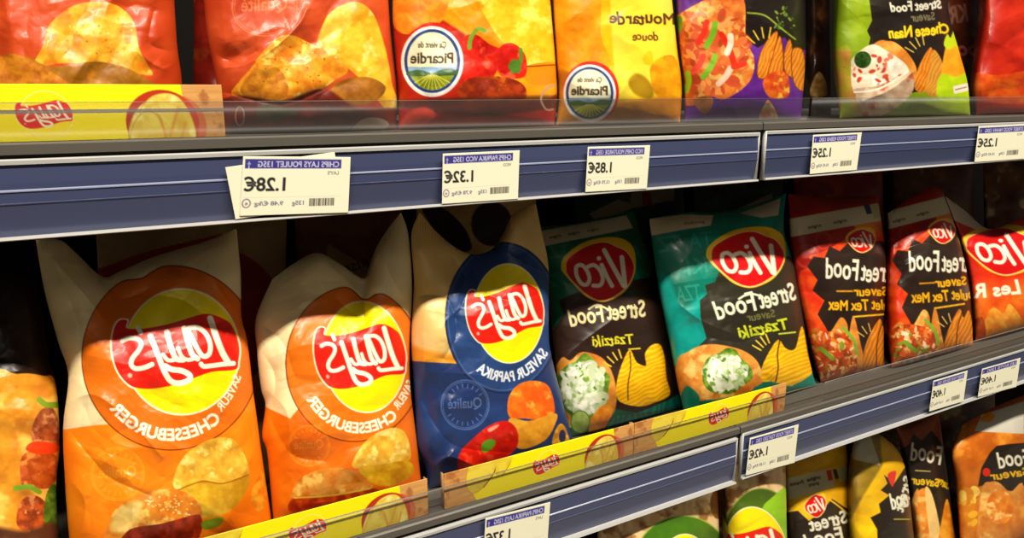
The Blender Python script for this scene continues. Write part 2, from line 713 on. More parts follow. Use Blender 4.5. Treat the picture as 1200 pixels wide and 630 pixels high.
def art_burger_a(s):
    s.all(CREAM)
    s.fill([(40, 507), (75, 503), (110, 498), (140, 496), (200, 440), (286, 385), (360, 360), (360, 760), (40, 760)], tex(ORANGE, (250, 140, 20), 60, 3), False)
    big_round(s, 200, 419, 104, 108, (230, 112, 16), (120, 44, 0), dip=(166, 9, 16))
    crisp_logo(s, (213, 412), (.1905, 0), (0, .1905))
    s.text('CHEESEBURGER', 0, 0, 13.5, (255, 246, 225), .7, arc=(200, 412, 86, 97, 50, 140))
    s.text('SAVEUR', 0, 0, 9.5, (255, 246, 225), .3, arc=(197, 412, 85, 93, 17, 46))
    stamp(s, 138, 555, 31, (255, 178, 50))
    s.fill([(205, 572), (206, 552), (218, 532), (238, 518), (258, 512), (275, 516), (286, 532), (291, 556), (262, 566), (232, 570)], CHIP)
    s.fill([(212, 572), (236, 562), (262, 566), (291, 556), (289, 575), (270, 598), (240, 607), (216, 598)], tex((222, 178, 40), (196, 140, 20), 12, 9))
    s.line([(291, 556), (262, 566), (236, 564), (208, 574)], 1.8, (150, 80, 10), alpha=.7)
    s.fill([(294, 585), (300, 562), (312, 552), (314, 580), (304, 600)], tex((236, 170, 40), (220, 110, 10), 8, 5))
    s.fill([(126, 640), (128, 612), (136, 596), (152, 585), (176, 575), (202, 573), (224, 580), (236, 596), (232, 608), (200, 616), (180, 630)],
           tex((222, 140, 40), (206, 112, 24), 12, 5, (240, 190, 90)))
    s.fill([(130, 622), (136, 600), (154, 588), (168, 590), (160, 606), (150, 622)], tex((244, 214, 130), (236, 196, 100), 9, 5), alpha=.9, soft=5)
    rs = np.random.RandomState(3)
    for i in range(46):
        t = rs.rand() * math.pi
        r = rs.rand() ** .5
        s.ell(192 + 40 * r * math.cos(t), 604 - 26 * r * math.sin(t), 1.2, .8, (252, 226, 150), alpha=.8)
    s.fill([(146, 640), (152, 620), (190, 613), (228, 603), (236, 606), (236, 622), (220, 640)], tex((168, 46, 14), (120, 26, 6), 8, 5))
    s.fill([(236, 612), (246, 608), (262, 606), (256, 616), (240, 620)], (120, 150, 30))
    s.fill([(150, 645), (240, 630), (236, 665), (160, 675)], BREAD)


def art_burger_b(s):
    s.all(CREAM)
    s.fill([(290, 470), (310, 476), (340, 490), (400, 420), (478, 395), (520, 380), (520, 660), (290, 660)], tex(ORANGE, (226, 96, 6), 60, 8), False)
    big_round(s, 415, 426, 80, 91, (234, 116, 16), (120, 44, 0), dip=(427, 15, 13))
    crisp_logo(s, (427, 418), (.137, .004), (.004, .168))
    s.text('CHEESEBURGER', 0, 0, 12, (255, 246, 225), .6, arc=(421, 419, 68, 82, 52, 146))
    s.text('SAVEUR', 0, 0, 9, (255, 246, 225), .3, arc=(419, 419, 66, 78, 20, 48))
    stamp(s, 362, 522, 24, (255, 170, 50), .45)
    s.fill([(413, 547), (424, 522), (440, 508), (460, 501), (474, 506), (481, 526), (477, 541), (445, 546)], CHIP)
    s.fill([(420, 548), (445, 544), (478, 540), (484, 554), (462, 568), (436, 566)], tex((226, 180, 30), (196, 130, 10), 12, 9))
    s.fill([(343, 590), (348, 564), (372, 551), (400, 548), (424, 556), (437, 570), (430, 580), (380, 584)], tex((220, 150, 60), (200, 110, 24), 10, 9, (240, 190, 90)))
    s.fill([(340, 600), (346, 582), (390, 580), (440, 572), (440, 590), (380, 605)], tex((226, 84, 10), (160, 40, 6), 8, 5))
    s.line([(345, 583), (390, 580), (434, 572)], 2, (220, 190, 60))


# ---- paprika crisps
def art_paprika(s):
    s.all(tex((238, 204, 132), (228, 188, 112), 40, 3))
    s.fill([(470, 402), (500, 410), (540, 418), (560, 430), (540, 436), (470, 425)], (226, 150, 40), soft=6)
    BL = tex((34, 60, 114), (28, 48, 98), 50, 3)
    s.fill([(465, 421), (500, 424), (540, 426), (600, 380), (650, 340), (700, 340), (700, 620), (465, 620)], BL, False)
    s.ell(589, 372, 67, 88, tex((42, 74, 130), (34, 62, 116), 40, 4), line=(22, 30, 66), lw=1.6)
    s.ell(589, 372, 64, 85, line=(110, 140, 190), lw=.8, alpha=.55)
    crisp_logo(s, (596, 367), (.115, -.006), (.006, .150))
    s.text('SAVEUR PAPRIKA', 0, 0, 11.5, (236, 240, 250), .45, arc=(592, 368, 56, 73, 35, 123))
    stamp(s, 545, 474, 28, (120, 150, 214), .6, 29)
    s.fill([(597, 488), (596, 466), (608, 450), (628, 446), (644, 454), (650, 484), (636, 492), (616, 490)], tex((246, 120, 24), (226, 88, 14), 9, 4, (252, 170, 60)))
    s.fill([(597, 490), (620, 493), (651, 484), (650, 498), (638, 516), (612, 526), (598, 515)], tex((232, 168, 48), (214, 140, 30), 9, 4))
    s.fill([(648, 522), (650, 506), (657, 496), (664, 504), (668, 526)], tex((236, 180, 50), (180, 110, 20), 7, 4))
    s.ell(659, 511, 4, 8, (40, 46, 80))
    s.fill([(537, 550), (539, 530), (556, 512), (574, 498), (594, 493), (606, 504), (606, 522), (592, 536), (566, 544), (548, 554)], tex((226, 30, 12), (190, 14, 6), 10, 6, (244, 70, 40)))
    s.fill([(564, 526), (566, 518), (576, 514), (581, 518), (576, 526), (568, 530)], (90, 150, 30))
    s.fill([(572, 502), (584, 497), (582, 501), (574, 506)], (255, 180, 160), alpha=.8)


# ---- street food packs
def burst(s, c, r0, r1, a0, a1, n, col, wd=1.6):
    for k_ in range(n):
        t = math.radians(a0 + (a1 - a0) * k_ / max(n - 1, 1))
        s.line([(c[0] + r0 * math.cos(t), c[1] - r0 * math.sin(t)), (c[0] + r1 * math.cos(t), c[1] - r1 * math.sin(t))], wd, col, False)


def tzatziki_food(s, c, rx, ry, seed):
    s.fill([(c[0] - rx * 1.5, c[1] + ry * .2), (c[0] - rx * .9, c[1] - ry * 1.05), (c[0] - rx * .5, c[1] - ry * 1.0), (c[0], c[1] - ry * 1.3), (c[0] + rx * .9, c[1] - ry),
            (c[0] + rx * 1.35, c[1]), (c[0] + rx * 1.15, c[1] + ry), (c[0], c[1] + ry * 1.3), (c[0] - rx * .9, c[1] + ry * 1.3)], BREAD)
    rs = np.random.RandomState(seed)

    def blob(k_, wob):
        return [(c[0] + rx * k_ * (1 + rs.uniform(-wob, wob)) * math.cos(t), c[1] + ry * k_ * (1 + rs.uniform(-wob, wob)) * math.sin(t)) for t in np.linspace(0, 5.9, 17)]
    s.fill(blob(1.12, .14), tex((134, 172, 50), (60, 100, 24), 6, seed))
    s.fill(blob(.92, .10), tex((226, 234, 206), (150, 178, 120), 7, seed, (250, 252, 240)), soft=2.5)
    bx = (c[0] - rx * .95, c[1] - ry * .95, c[0] + rx * .95, c[1] + ry * .95)
    specks(s, bx, 60, [(206, 218, 176), (240, 244, 226), (226, 234, 206), (190, 208, 160)], 3, 8, seed)
    specks(s, bx, 34, [(110, 150, 50), (74, 120, 34), (150, 184, 90)], 1.2, 4, seed + 1, .7)
    specks(s, bx, 26, [(250, 252, 244), (240, 244, 230)], 1.5, 5, seed + 2, .7)


def art_tzatziki_a(s):
    s.all(tex((18, 104, 74), (10, 84, 58), 30, 3))
    for i, (ch, x_, y_) in enumerate([('TA', 700, 300), ('KI', 690, 322), ('TA', 764, 300), ('KI', 768, 330), ('TZ', 668, 300), ('Z', 656, 335)]):
        s.text(ch, (x_, y_), (x_ - 24, y_ + 3), 15, (70, 150, 120), .2, .45)
    s.fill([(625, 272), (734, 252), (742, 267), (630, 290)], (205, 194, 160), False)
    for x_, y_ in ((650, 277), (672, 273), (694, 269)):
        s.text('origine', (x_ + 8, y_), (x_ - 6, y_ + 2.4), 3.2, (90, 70, 50), .1)
    s.fill([(640, 400), (660, 368), (655, 352), (672, 344), (700, 335), (760, 325), (768, 308), (790, 320), (820, 480), (760, 486), (700, 475), (655, 450)],
           tex((52, 32, 24), (40, 24, 18), 40, 4), False)
    oval_logo(s, (701.1, 315.4), (.2063, 0), (0, .2063))
    s.text('Street', (757, 371), (712, 374), 20, (226, 214, 160), .55)
    s.text('Food', (709, 376), (668, 382), 18, (226, 214, 160), .55)
    s.line([(712, 362), (700, 357), (690, 362)], 2.2, (226, 214, 160))
    s.text('Tzatziki', (743, 402), (694, 406), 12, (222, 214, 40), .3)
    tzatziki_food(s, (683, 455), 29, 33, 5)
    s.ell(680, 494, 11, 13, tex((190, 214, 120), (150, 190, 80), 5, 4), line=(90, 140, 40), lw=1.2)
    s.fill([(690, 508), (694, 488), (708, 474), (718, 478), (712, 496), (700, 510)], tex((250, 170, 40), (226, 120, 20), 8, 4))
    s.fill([(710, 504), (722, 488), (745, 484), (780, 470), (800, 462), (812, 490), (760, 515), (706, 530)], ridges((20, 150, 130), (6, 100, 90), (1, .2), 7, 4))
    s.fill([(724, 468), (724, 442), (737, 410), (746, 424), (757, 428), (756, 414), (764, 404), (774, 404), (779, 420), (781, 442), (785, 462), (768, 471), (748, 476)], CHIP_Y)
    s.line([(738, 412), (739, 430), (736, 450), (736, 468)], 1.2, (40, 24, 10))
    s.line([(737, 409), (750, 408)], 1.6, (225, 200, 40))
    burst(s, (735, 440), 22, 32, 108, 150, 4, (235, 200, 60))


def art_tzatziki_b(s):
    s.all(tex((6, 132, 112), (2, 104, 84), 34, 5))
    s.fill([(770, 330), (780, 320), (800, 360), (826, 345), (830, 400), (800, 440), (780, 400)], tex((10, 170, 158), (4, 150, 140), 20, 5), soft=6)  # brighter teal: the lit part of the film, painted into the colour
    for ch, x_, y_ in [('TA', 836, 288), ('KI', 832, 318), ('TZ', 800, 292), ('TZA', 822, 350), ('TA', 930, 300)]:
        s.text(ch, (x_, y_), (x_ - 28, y_ + 4), 18, (90, 180, 160), .2, .4)
    s.fill([(755, 257), (800, 251), (836, 252), (833, 264), (800, 269), (758, 277)], (214, 196, 156), False)
    s.fill([(866, 250), (915, 232), (912, 252), (893, 255)], (190, 176, 150), False)
    s.text('produit', (826, 261), (802, 263), 3.5, (110, 80, 60), .1)
    s.fill([(820, 352), (829, 344), (826, 334), (838, 330), (843, 318), (925, 300), (942, 316), (962, 420), (945, 446), (800, 446), (812, 412), (828, 396), (821, 372)],
           tex((52, 48, 34), (40, 36, 26), 40, 5), False)
    oval_logo(s, (874, 301), (.22, 0), (0, .195))
    s.text('Street', (934, 351), (892, 361), 21, (232, 232, 206), .6)
    s.text('Food', (888, 362), (840, 374), 20, (232, 232, 206), .6)
    s.line([(893, 347), (878, 344), (866, 350)], 2.4, (232, 232, 206))
    s.text('Saveur', (909, 371), (876, 376), 9, (112, 110, 60), .2)
    s.text('Tzatziki', (925, 384), (866, 397), 13, (206, 216, 36), .5)
    s.line([(932, 389), (913, 391)], 1.8, (200, 210, 60))
    s.fill([(793, 424), (806, 412), (824, 404), (846, 404), (874, 412), (890, 428), (888, 452), (800, 470)], BREAD)
    tzatziki_food(s, (850, 436), 26, 23, 8)
    s.fill([(893, 446), (893, 430), (905, 406), (913, 398), (921, 408), (932, 408), (940, 382), (947, 416), (951, 438), (930, 452), (905, 447)], CHIP_Y)
    s.line([(914, 398), (911, 415), (912, 430), (909, 447)], 1.4, (40, 24, 10))
    burst(s, (909, 420), 20, 31, 112, 150, 4, (236, 200, 60))
    s.fill([(796, 480), (798, 462), (806, 452), (820, 466), (812, 486)], (6, 130, 112))
    s.fill([(925, 456), (940, 446), (956, 440), (966, 470), (925, 480)], (8, 122, 104))


def tex_mex(s, f, seed):
    """f maps the reference layout onto this pack"""
    s.all(tex((176, 28, 14), (146, 18, 8), 26, seed))
    ft = lambda P: [f(*p) for p in P]
    s.fill(ft([(1000, 262), (1036, 254), (1044, 290), (1010, 292)]), tex((232, 130, 20), (200, 70, 10), 12, seed), False, soft=3)
    s.fill(ft([(915, 258), (1028, 238), (1034, 258), (920, 279)]), (206, 192, 156), False)
    s.fill(ft([(1012, 240), (1019, 239), (1022, 250), (1016, 251)]), (50, 40, 90), False)
    s.fill(ft([(1020, 240), (1030, 238), (1033, 254), (1024, 256)]), (180, 170, 120), False)
    for x_, y_ in ((955, 265), (985, 259)):
        s.text('origine', f(x_ + 8, y_), f(x_ - 8, y_ + 3), 3.4, (80, 50, 40), .1)
    s.ell(*f(946, 300), 13, 13, line=(196, 60, 40), lw=3, alpha=.6)
    s.ell(*f(965, 282), 9, 9, line=(196, 60, 40), lw=2.5, alpha=.6)
    s.fill(ft([(928, 400), (934, 345), (938, 318), (955, 312), (948, 300), (962, 296), (990, 280), (1000, 270), (1044, 276), (1046, 300), (975, 400)]),
           tex((240, 84, 20), (216, 44, 12), 10, seed), True)
    s.fill(ft([(946, 312), (953, 300), (966, 302), (972, 288), (984, 294), (994, 284), (1034, 282), (1050, 296), (1048, 420), (985, 420), (968, 384), (958, 368),
               (966, 352), (952, 340), (958, 328)]), tex((46, 32, 24), (34, 22, 16), 30, seed), False)
    kx = abs(f(1001, 0)[0] - f(1000, 0)[0])
    oval_logo(s, f(1008.5, 281), (.083 * kx, 0), (0, .082))
    wc = (230, 226, 204)
    s.text('Street', f(1050, 331), f(1009, 328), 22, wc, .5)
    s.text('Food', f(1006, 328), f(967, 325), 22, wc, .5)
    s.text('Saveur', f(1040, 346), f(1001, 346), 10, (240, 176, 16), .45)
    s.line(ft([(981, 341), (999, 341)]), 1.8, (220, 150, 20))
    s.text('Poulet Tex Mex', f(1056, 363), f(971, 363), 12, (240, 176, 16), .45)
    s.line(ft([(1000, 371), (1037, 368)]), 2, (240, 180, 20))
    s.fill(ft([(942, 440), (944, 400), (955, 384), (970, 392), (985, 372), (993, 380), (994, 396), (1000, 370), (1008, 400), (1012, 430), (990, 446)]), BREAD)
    s.fill(ft([(944, 440), (944, 398), (960, 388), (980, 390), (998, 398), (1004, 420), (998, 440)]), tex((220, 90, 26), (150, 50, 12), 5, seed, (240, 190, 110)))
    q0, q1 = f(946, 386), f(1004, 440)
    specks(s, (q0[0], q0[1], q1[0], q1[1]), 60, [(210, 60, 20), (120, 150, 40), (240, 200, 140), (150, 60, 20), (230, 120, 40), (250, 226, 190)], 2, 5.5, seed, .6)
    s.line(ft([(988, 384), (1000, 398), (1004, 414)]), 4, (130, 166, 50))
    s.line(ft([(962, 408), (976, 420)]), 5, (120, 160, 40))
    s.fill(ft([(1012, 432), (1014, 405), (1030, 374), (1036, 384), (1044, 378), (1050, 430), (1030, 436)]), CHIP_R)
    s.line(ft([(1034, 378), (1028, 400), (1027, 430)]), 1.2, (70, 30, 10))
    burst(s, f(1024, 402), 14, 24, 105, 145, 3, (220, 180, 90), 1.2)
    s.fill(ft([(935, 470), (935, 440), (960, 446), (1000, 440), (1050, 434), (1050, 460)]), tex((170, 30, 14), (210, 60, 24), 10, seed), True, soft=3)


def art_texmex_a(s):
    tex_mex(s, lambda x, y: (x, y), 3)


def art_texmex_b(s):
    tex_mex(s, lambda x, y: (1064 + (x - 966) * .93, y - 8 - (x - 966) * .06), 12)


def art_rotis(s):
    s.all(tex((196, 30, 14), (222, 60, 16), 24, 5))
    s.fill([(1100, 225), (1120, 236), (1166, 266), (1160, 276), (1118, 258), (1100, 240)], (206, 186, 160), False)
    s.fill([(1130, 400), (1140, 340), (1240, 340), (1240, 420)], tex((206, 70, 14), (230, 110, 24), 16, 4), soft=20)
    oval_logo(s, (1172, 292), (.215, .02), (0, .165))
    s.text('Les R', (1198, 344), (1142, 348), 15, (240, 226, 204), .8)
    s.fill([(1152, 392), (1156, 372), (1164, 360), (1176, 366), (1184, 356), (1200, 380), (1190, 396)], tex((240, 170, 60), (214, 120, 30), 8, 5))
    s.fill([(1130, 392), (1140, 376), (1152, 372), (1154, 396)], tex((190, 80, 20), (150, 50, 10), 8, 5))


def art_kebab(s):
    s.all(tex((38, 18, 12), (26, 12, 8), 30, 3))
    s.fill([(-20, 640), (-10, 450), (20, 438), (50, 440), (66, 452), (74, 560), (76, 700), (-20, 720)], tex((232, 160, 40), (214, 128, 28), 26, 3, (246, 190, 80)))
    s.fill([(40, 520), (38, 500), (48, 480), (62, 478), (70, 500), (70, 522)], tex((186, 92, 44), (140, 60, 26), 6, 4, (214, 140, 90)))
    s.fill([(24, 560), (26, 534), (44, 528), (66, 534), (66, 560), (56, 572), (30, 570)], tex((206, 96, 30), (160, 62, 16), 7, 6, (230, 140, 60)))
    s.fill([(20, 615), (24, 588), (40, 580), (54, 590), (56, 614), (40, 624)], tex((200, 86, 30), (130, 50, 14), 6, 7, (226, 140, 80)))
    s.fill([(30, 526), (40, 517), (66, 520), (66, 530), (45, 532)], (224, 60, 16))
    s.line([(46, 468), (54, 474), (66, 474)], 7, (120, 156, 30))
    s.line([(18, 572), (34, 570), (46, 576)], 6, (120, 170, 40))
    s.fill([(52, 612), (54, 580), (64, 566), (70, 590), (68, 616)], tex((110, 150, 40), (60, 100, 20), 5, 7))
    s.fill([(-20, 720), (-20, 625), (30, 622), (74, 618), (76, 720)], (90, 50, 30), soft=6)


# ---- top shelf
def art_chicken_a(s):
    s.all(tex((206, 76, 28), (188, 60, 18), 40, 3))
    s.fill([(40, 78), (50, 54), (57, 31), (74, 14), (94, 4), (120, 2), (140, 8), (157, 26), (163, 56), (172, 74), (178, 88), (150, 84), (110, 76), (72, 74)],
           tex((238, 186, 50), (216, 146, 24), 12, 5, (250, 130, 20)))
    s.fill([(-40, 104), (0, 70), (30, 66), (60, 78), (110, 72), (150, 80), (190, 104), (205, 114), (100, 130), (-40, 130)], tex((170, 112, 22), (140, 88, 16), 14, 7, (190, 120, 20)))  # lower crisp in olive brown: the shadow across it is painted in
    s.fill([(-30, 100), (0, 66), (28, 66), (60, 84), (90, 110), (0, 120)], tex((206, 130, 26), (170, 90, 16), 9, 8))
    specks(s, (60, 20, 160, 70), 40, [(180, 110, 20), (120, 90, 20), (252, 220, 120)], .5, 1.4, 4)


def art_chicken_b(s):
    s.all(tex((208, 82, 36), (190, 62, 24), 40, 6))
    stamp(s, 310, 8, 38, (246, 160, 110), .55, 34)
    s.fill([(372, 60), (378, 30), (390, 12), (416, 2), (436, 14), (448, 44), (455, 72), (460, 100), (466, 118), (462, 136), (448, 124), (430, 100), (400, 74)],
           tex((246, 196, 46), (226, 156, 24), 12, 5, (252, 220, 110)))
    s.fill([(273, 112), (280, 96), (294, 80), (307, 62), (327, 43), (345, 42), (362, 50), (390, 62), (408, 82), (392, 94), (376, 106), (360, 116), (320, 118)],
           tex((240, 170, 36), (222, 120, 20), 10, 5, (250, 206, 90)))
    s.fill([(282, 108), (290, 90), (312, 76), (330, 84), (338, 104), (330, 116), (300, 116)], tex((214, 142, 30), (186, 104, 20), 8, 3))
    specks(s, (290, 50, 400, 105), 50, [(150, 90, 20), (90, 80, 20), (252, 220, 120)], .5, 1.5, 4)
    s.fill([(384, 116), (396, 96), (430, 90), (452, 102), (440, 118), (412, 124)], tex((176, 112, 24), (140, 80, 16), 10, 4))
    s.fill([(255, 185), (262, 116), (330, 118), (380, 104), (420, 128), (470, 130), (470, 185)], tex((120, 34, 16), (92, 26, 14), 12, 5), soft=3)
    s.fill([(300, 130), (312, 122), (336, 126), (350, 132), (330, 140), (308, 142)], (70, 90, 50), alpha=.7)
    s.ell(281, 136, 5, 11, line=(190, 170, 150), lw=1.5, alpha=.8)
    s.fill([(412, 156), (424, 140), (444, 138), (456, 146), (440, 156)], (196, 180, 156), alpha=.85)


def emblem(s, c, rx, ry):
    x_, y_ = c
    s.ell(x_ + 1.5, y_ - 1, rx * 1.06, ry * 1.07, (214, 34, 24))
    s.ell(x_, y_ + .5, rx, ry, (244, 244, 238))
    s.ell(x_, y_, rx * .9, ry * .9, (34, 62, 130))
    s.ell(x_, y_, rx * .8, ry * .82, (238, 234, 200))
    P = [(x_ + rx * .8 * math.cos(t), y_ + ry * .82 * math.sin(t)) for t in np.radians(np.linspace(12, 168, 24))]
    s.fill(P, tex((150, 160, 30), (110, 130, 20), 8, 3), False)
    s.fill([(x_ - rx * .78, y_ + ry * .17), (x_ + rx * .78, y_ + ry * .17), (x_ + rx * .74, y_ + ry * .34), (x_ - rx * .74, y_ + ry * .34)], (128, 168, 206), False)
    s.fill([(x_ - rx * .76, y_ + ry * .3), (x_ - rx * .4, y_ + ry * .25), (x_, y_ + ry * .33), (x_ + rx * .4, y_ + ry * .22), (x_ + rx * .76, y_ + ry * .26), (x_ + rx * .7, y_ + ry * .4),
            (x_ - rx * .7, y_ + ry * .42)], (56, 92, 40))
    for k_ in range(-4, 5):
        s.line([(x_ + k_ * rx * .03, y_ + ry * .4), (x_ + k_ * rx * .14, y_ + ry * (.80 - .012 * k_ * k_))], 1.1, (214, 206, 80), False)
    s.text('Ça vient de', (x_ + rx * .46, y_ - ry * .38), (x_ - rx * .46, y_ - ry * .38), ry * .17, (70, 56, 30), .2)
    s.text('Picardie', (x_ + rx * .70, y_ + ry * .06), (x_ - rx * .70, y_ + ry * .06), ry * .3, (66, 48, 28), .45)


def pepper(s, P, seed=1):
    s.fill(P, tex((232, 34, 12), (186, 14, 6), 12, seed, (248, 90, 56)))


def art_peppers(s):
    s.all(tex((250, 168, 12), (238, 140, 8), 30, 3))
    s.fill([(450, 0), (462, 20), (520, 24), (545, 40), (560, 120), (640, 118), (652, 110), (660, 200), (450, 200)], tex((196, 40, 12), (170, 26, 8), 20, 4), False, soft=3)
    s.fill([(455, -10), (520, -14), (522, 16), (506, 34), (480, 40), (466, 36), (458, 20)], tex((250, 160, 30), (236, 120, 16), 9, 5))
    s.fill([(560, -20), (650, -20), (652, 70), (620, 78), (600, 60), (575, 30)], tex((252, 204, 40), (246, 176, 16), 12, 8, (255, 224, 90)))
    s.fill([(616, 78), (652, 74), (654, 96), (620, 98)], (246, 140, 10))
    s.line([(616, 78), (650, 76)], 1.5, (120, 50, 0))
    pepper(s, [(540, 48), (556, 40), (574, 52), (588, 60), (582, 84), (566, 100), (548, 102), (540, 80)], 3)
    pepper(s, [(580, 66), (590, 52), (604, 52), (616, 66), (616, 88), (602, 92), (586, 88)], 5)
    s.line([(550, 56), (552, 44), (560, 34), (568, 36)], 5, (120, 160, 40))
    s.line([(610, 58), (610, 72), (600, 84)], 4.5, (90, 140, 40))
    s.fill([(596, 80), (600, 70), (610, 72), (608, 86)], (80, 130, 40))
    s.fill([(536, 110), (550, 92), (590, 90), (614, 100), (612, 118), (560, 122)], tex((180, 60, 14), (130, 34, 8), 8, 4, (210, 100, 20)))
    emblem(s, (506.5, 71.5), 36.5, 41.5)
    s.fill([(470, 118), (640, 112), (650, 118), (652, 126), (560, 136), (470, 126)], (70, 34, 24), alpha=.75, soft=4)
    s.line([(648, 128), (640, 128), (634, 116), (640, 104), (650, 100)], 2.2, (190, 150, 130))
    s.fill([(470, 146), (480, 130), (500, 126), (510, 136), (490, 150)], (226, 70, 50), soft=3)


def art_mustard(s):
    s.all(tex((248, 196, 14), (240, 170, 8), 26, 5))
    s.fill([(640, -20), (700, -20), (704, 40), (716, 76), (690, 84), (664, 80), (650, 60)], tex((248, 170, 16), (240, 140, 8), 14, 3))
    s.fill([(714, -20), (790, -20), (792, 60), (798, 108), (724, 116), (718, 60)], tex((250, 226, 70), (246, 216, 50), 30, 4), False, soft=3)
    s.text('Moutarde', (792, 28), (714, 28), 13, (84, 46, 20), .6)
    s.text('douce', (772, 48), (741, 47), 9.5, (110, 66, 20), .4)
    s.fill([(758, 76), (753, 70), (757, 62), (763, 60), (766, 74)], (232, 196, 20))
    s.fill([(764, 75), (790, 66), (800, 110), (776, 118), (764, 100)], tex((244, 176, 14), (226, 140, 8), 9, 4))
    s.fill([(736, 96), (744, 86), (756, 90), (766, 104), (762, 116), (744, 110)], (170, 130, 14), soft=3)
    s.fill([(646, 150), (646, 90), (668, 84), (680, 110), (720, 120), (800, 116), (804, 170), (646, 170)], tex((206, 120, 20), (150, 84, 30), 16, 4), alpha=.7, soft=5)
    emblem(s, (691, 109), 31, 34)


def art_kebab_street(s):
    s.all(tex((104, 40, 150), (84, 28, 126), 20, 4))
    s.fill([(868, -20), (960, -20), (960, 56), (930, 60), (920, 44), (905, 46), (888, 56), (878, 50), (870, 30)], (26, 16, 14), False)
    s.fill([(786, 110), (786, 30), (800, 14), (850, -10), (872, 0), (874, 44), (884, 70), (878, 96), (850, 116), (830, 112), (810, 124)],
           tex((226, 130, 50), (190, 84, 26), 9, 4, (240, 180, 90)))
    specks(s, (790, 14, 880, 112), 90, [(206, 84, 36), (226, 110, 50), (170, 60, 24), (236, 150, 80), (196, 70, 40)], 4, 9, 11, .8)
    for a_, b_, c_ in [((828, 26), (818, 50), (224, 44, 20)), ((838, 28), (828, 54), (110, 170, 30)), ((845, 40), (860, 74), (222, 40, 16)), ((856, 42), (852, 62), (240, 214, 190)),
                       ((824, 66), (812, 84), (228, 70, 50)), ((838, 66), (824, 90), (120, 176, 40)), ((806, 86), (804, 106), (140, 200, 30)), ((796, 22), (792, 40), (110, 150, 30)),
                       ((856, 80), (842, 98), (236, 196, 170)), ((872, 74), (860, 78), (220, 50, 24))]:
        s.line([a_, ((a_[0] + b_[0]) / 2 + 2, (a_[1] + b_[1]) / 2), b_], 7, c_)
    for P in ([(888, 90), (890, 66), (900, 46), (911, 37), (908, 60), (900, 88)], [(900, 90), (906, 64), (914, 42), (918, 70), (914, 96)], [(920, 84), (919, 62), (926, 46), (930, 70), (930, 90)],
              [(930, 96), (928, 60), (940, 58), (944, 80), (942, 106)]):
        s.fill(P, CHIP_R, line=True, lw=1., lc=(120, 50, 0))
    s.fill([(894, 96), (906, 84), (922, 86), (924, 112), (902, 114)], tex((230, 110, 30), (200, 60, 16), 6, 4, (240, 190, 60)))
    s.line([(876, 15), (896, 18), (914, 32), (932, 46)], 2, (130, 150, 40))
    specks(s, (906, 6, 932, 40), 26, [(90, 120, 30), (120, 150, 40), (60, 90, 20)], 1, 3, 6)
    burst(s, (898, 62), 18, 30, 80, 140, 4, (220, 190, 50), 1.6)
    s.fill([(890, 140), (896, 122), (902, 118), (912, 140)], tex((240, 220, 160), (220, 120, 60), 5, 3))
    s.fill([(812, 118), (830, 112), (836, 120), (826, 134)], (150, 90, 40))


def art_naan(s):
    s.all(tex((150, 176, 22), (128, 156, 14), 24, 4))
    s.fill([(1016, -20), (1120, -20), (1122, 100), (1060, 110), (1040, 60), (1016, 62), (1020, 44), (1016, 36), (1022, 24)], tex((36, 28, 20), (26, 20, 16), 30, 5), False)
    s.text('Street Food', (1104, 10), (1044, 14), 10, (230, 226, 204), .5)
    s.text('Saveur', (1096, 23), (1068, 25), 9, (120, 110, 80), .3)
    s.text('Cheese Naan', (1113, 39), (1042, 45), 11.5, (244, 204, 20), .6)
    s.fill([(1014, 66), (1026, 50), (1040, 48), (1060, 62), (1074, 84), (1072, 96), (1010, 100)], BREAD)
    s.fill([(1030, 56), (1044, 48), (1062, 60), (1074, 80), (1070, 96), (1060, 72)], tex((232, 160, 66), (208, 120, 36), 9, 5))
    s.fill([(994, 100), (993, 80), (1003, 64), (1022, 52), (1040, 60), (1062, 76), (1064, 92), (1040, 104), (1012, 118), (1000, 110)], tex((240, 228, 204), (226, 206, 176), 10, 5, (252, 248, 236)))
    s.fill([(998, 106), (1030, 100), (1066, 84), (1070, 106), (1050, 126), (1020, 140), (1006, 126)], tex((226, 200, 170), (196, 160, 130), 9, 5, (190, 96, 66)))
    specks(s, (996, 62, 1058, 100), 26, [(206, 66, 40), (190, 50, 30), (226, 110, 80)], 1.5, 4.5, 4)
    s.ell(1011, 70, 10, 10, tex((50, 90, 24), (26, 56, 12), 3, 4))
    s.line([(1000, 108), (1030, 104), (1064, 84)], 2, (250, 244, 226))
    s.fill([(960, 100), (980, 60), (996, 56), (998, 100), (1010, 140), (970, 140)], tex((196, 130, 60), (150, 170, 20), 16, 5))
    s.fill([(1072, 104), (1076, 80), (1091, 55), (1092, 80), (1086, 106)], CHIP_R)
    s.fill([(1085, 108), (1090, 76), (1094, 58), (1104, 72), (1108, 96), (1100, 112)], ridges((222, 160, 60), (190, 120, 30), (1, .5), 4, 4))
    s.fill([(1104, 92), (1108, 56), (1116, 44), (1124, 40), (1128, 66), (1134, 86), (1122, 90)], tex((248, 170, 30), (240, 140, 16), 8, 4))
    s.fill([(1106, 52), (1110, 40), (1114, 44), (1119, 34), (1126, 44), (1128, 64), (1120, 54), (1112, 58)], (190, 214, 20))
    s.fill([(1100, 116), (1102, 88), (1120, 90), (1136, 86), (1138, 118)], tex((190, 220, 20), (170, 206, 10), 9, 4))
    s.fill([(1117, 101), (1135, 97), (1136, 106), (1118, 110)], (240, 232, 214), False)
    s.line([(1120, 105), (1132, 102)], 1.2, (120, 90, 70))
    burst(s, (1086, 70), 18, 29, 100, 150, 4, (214, 184, 80), 1.4)


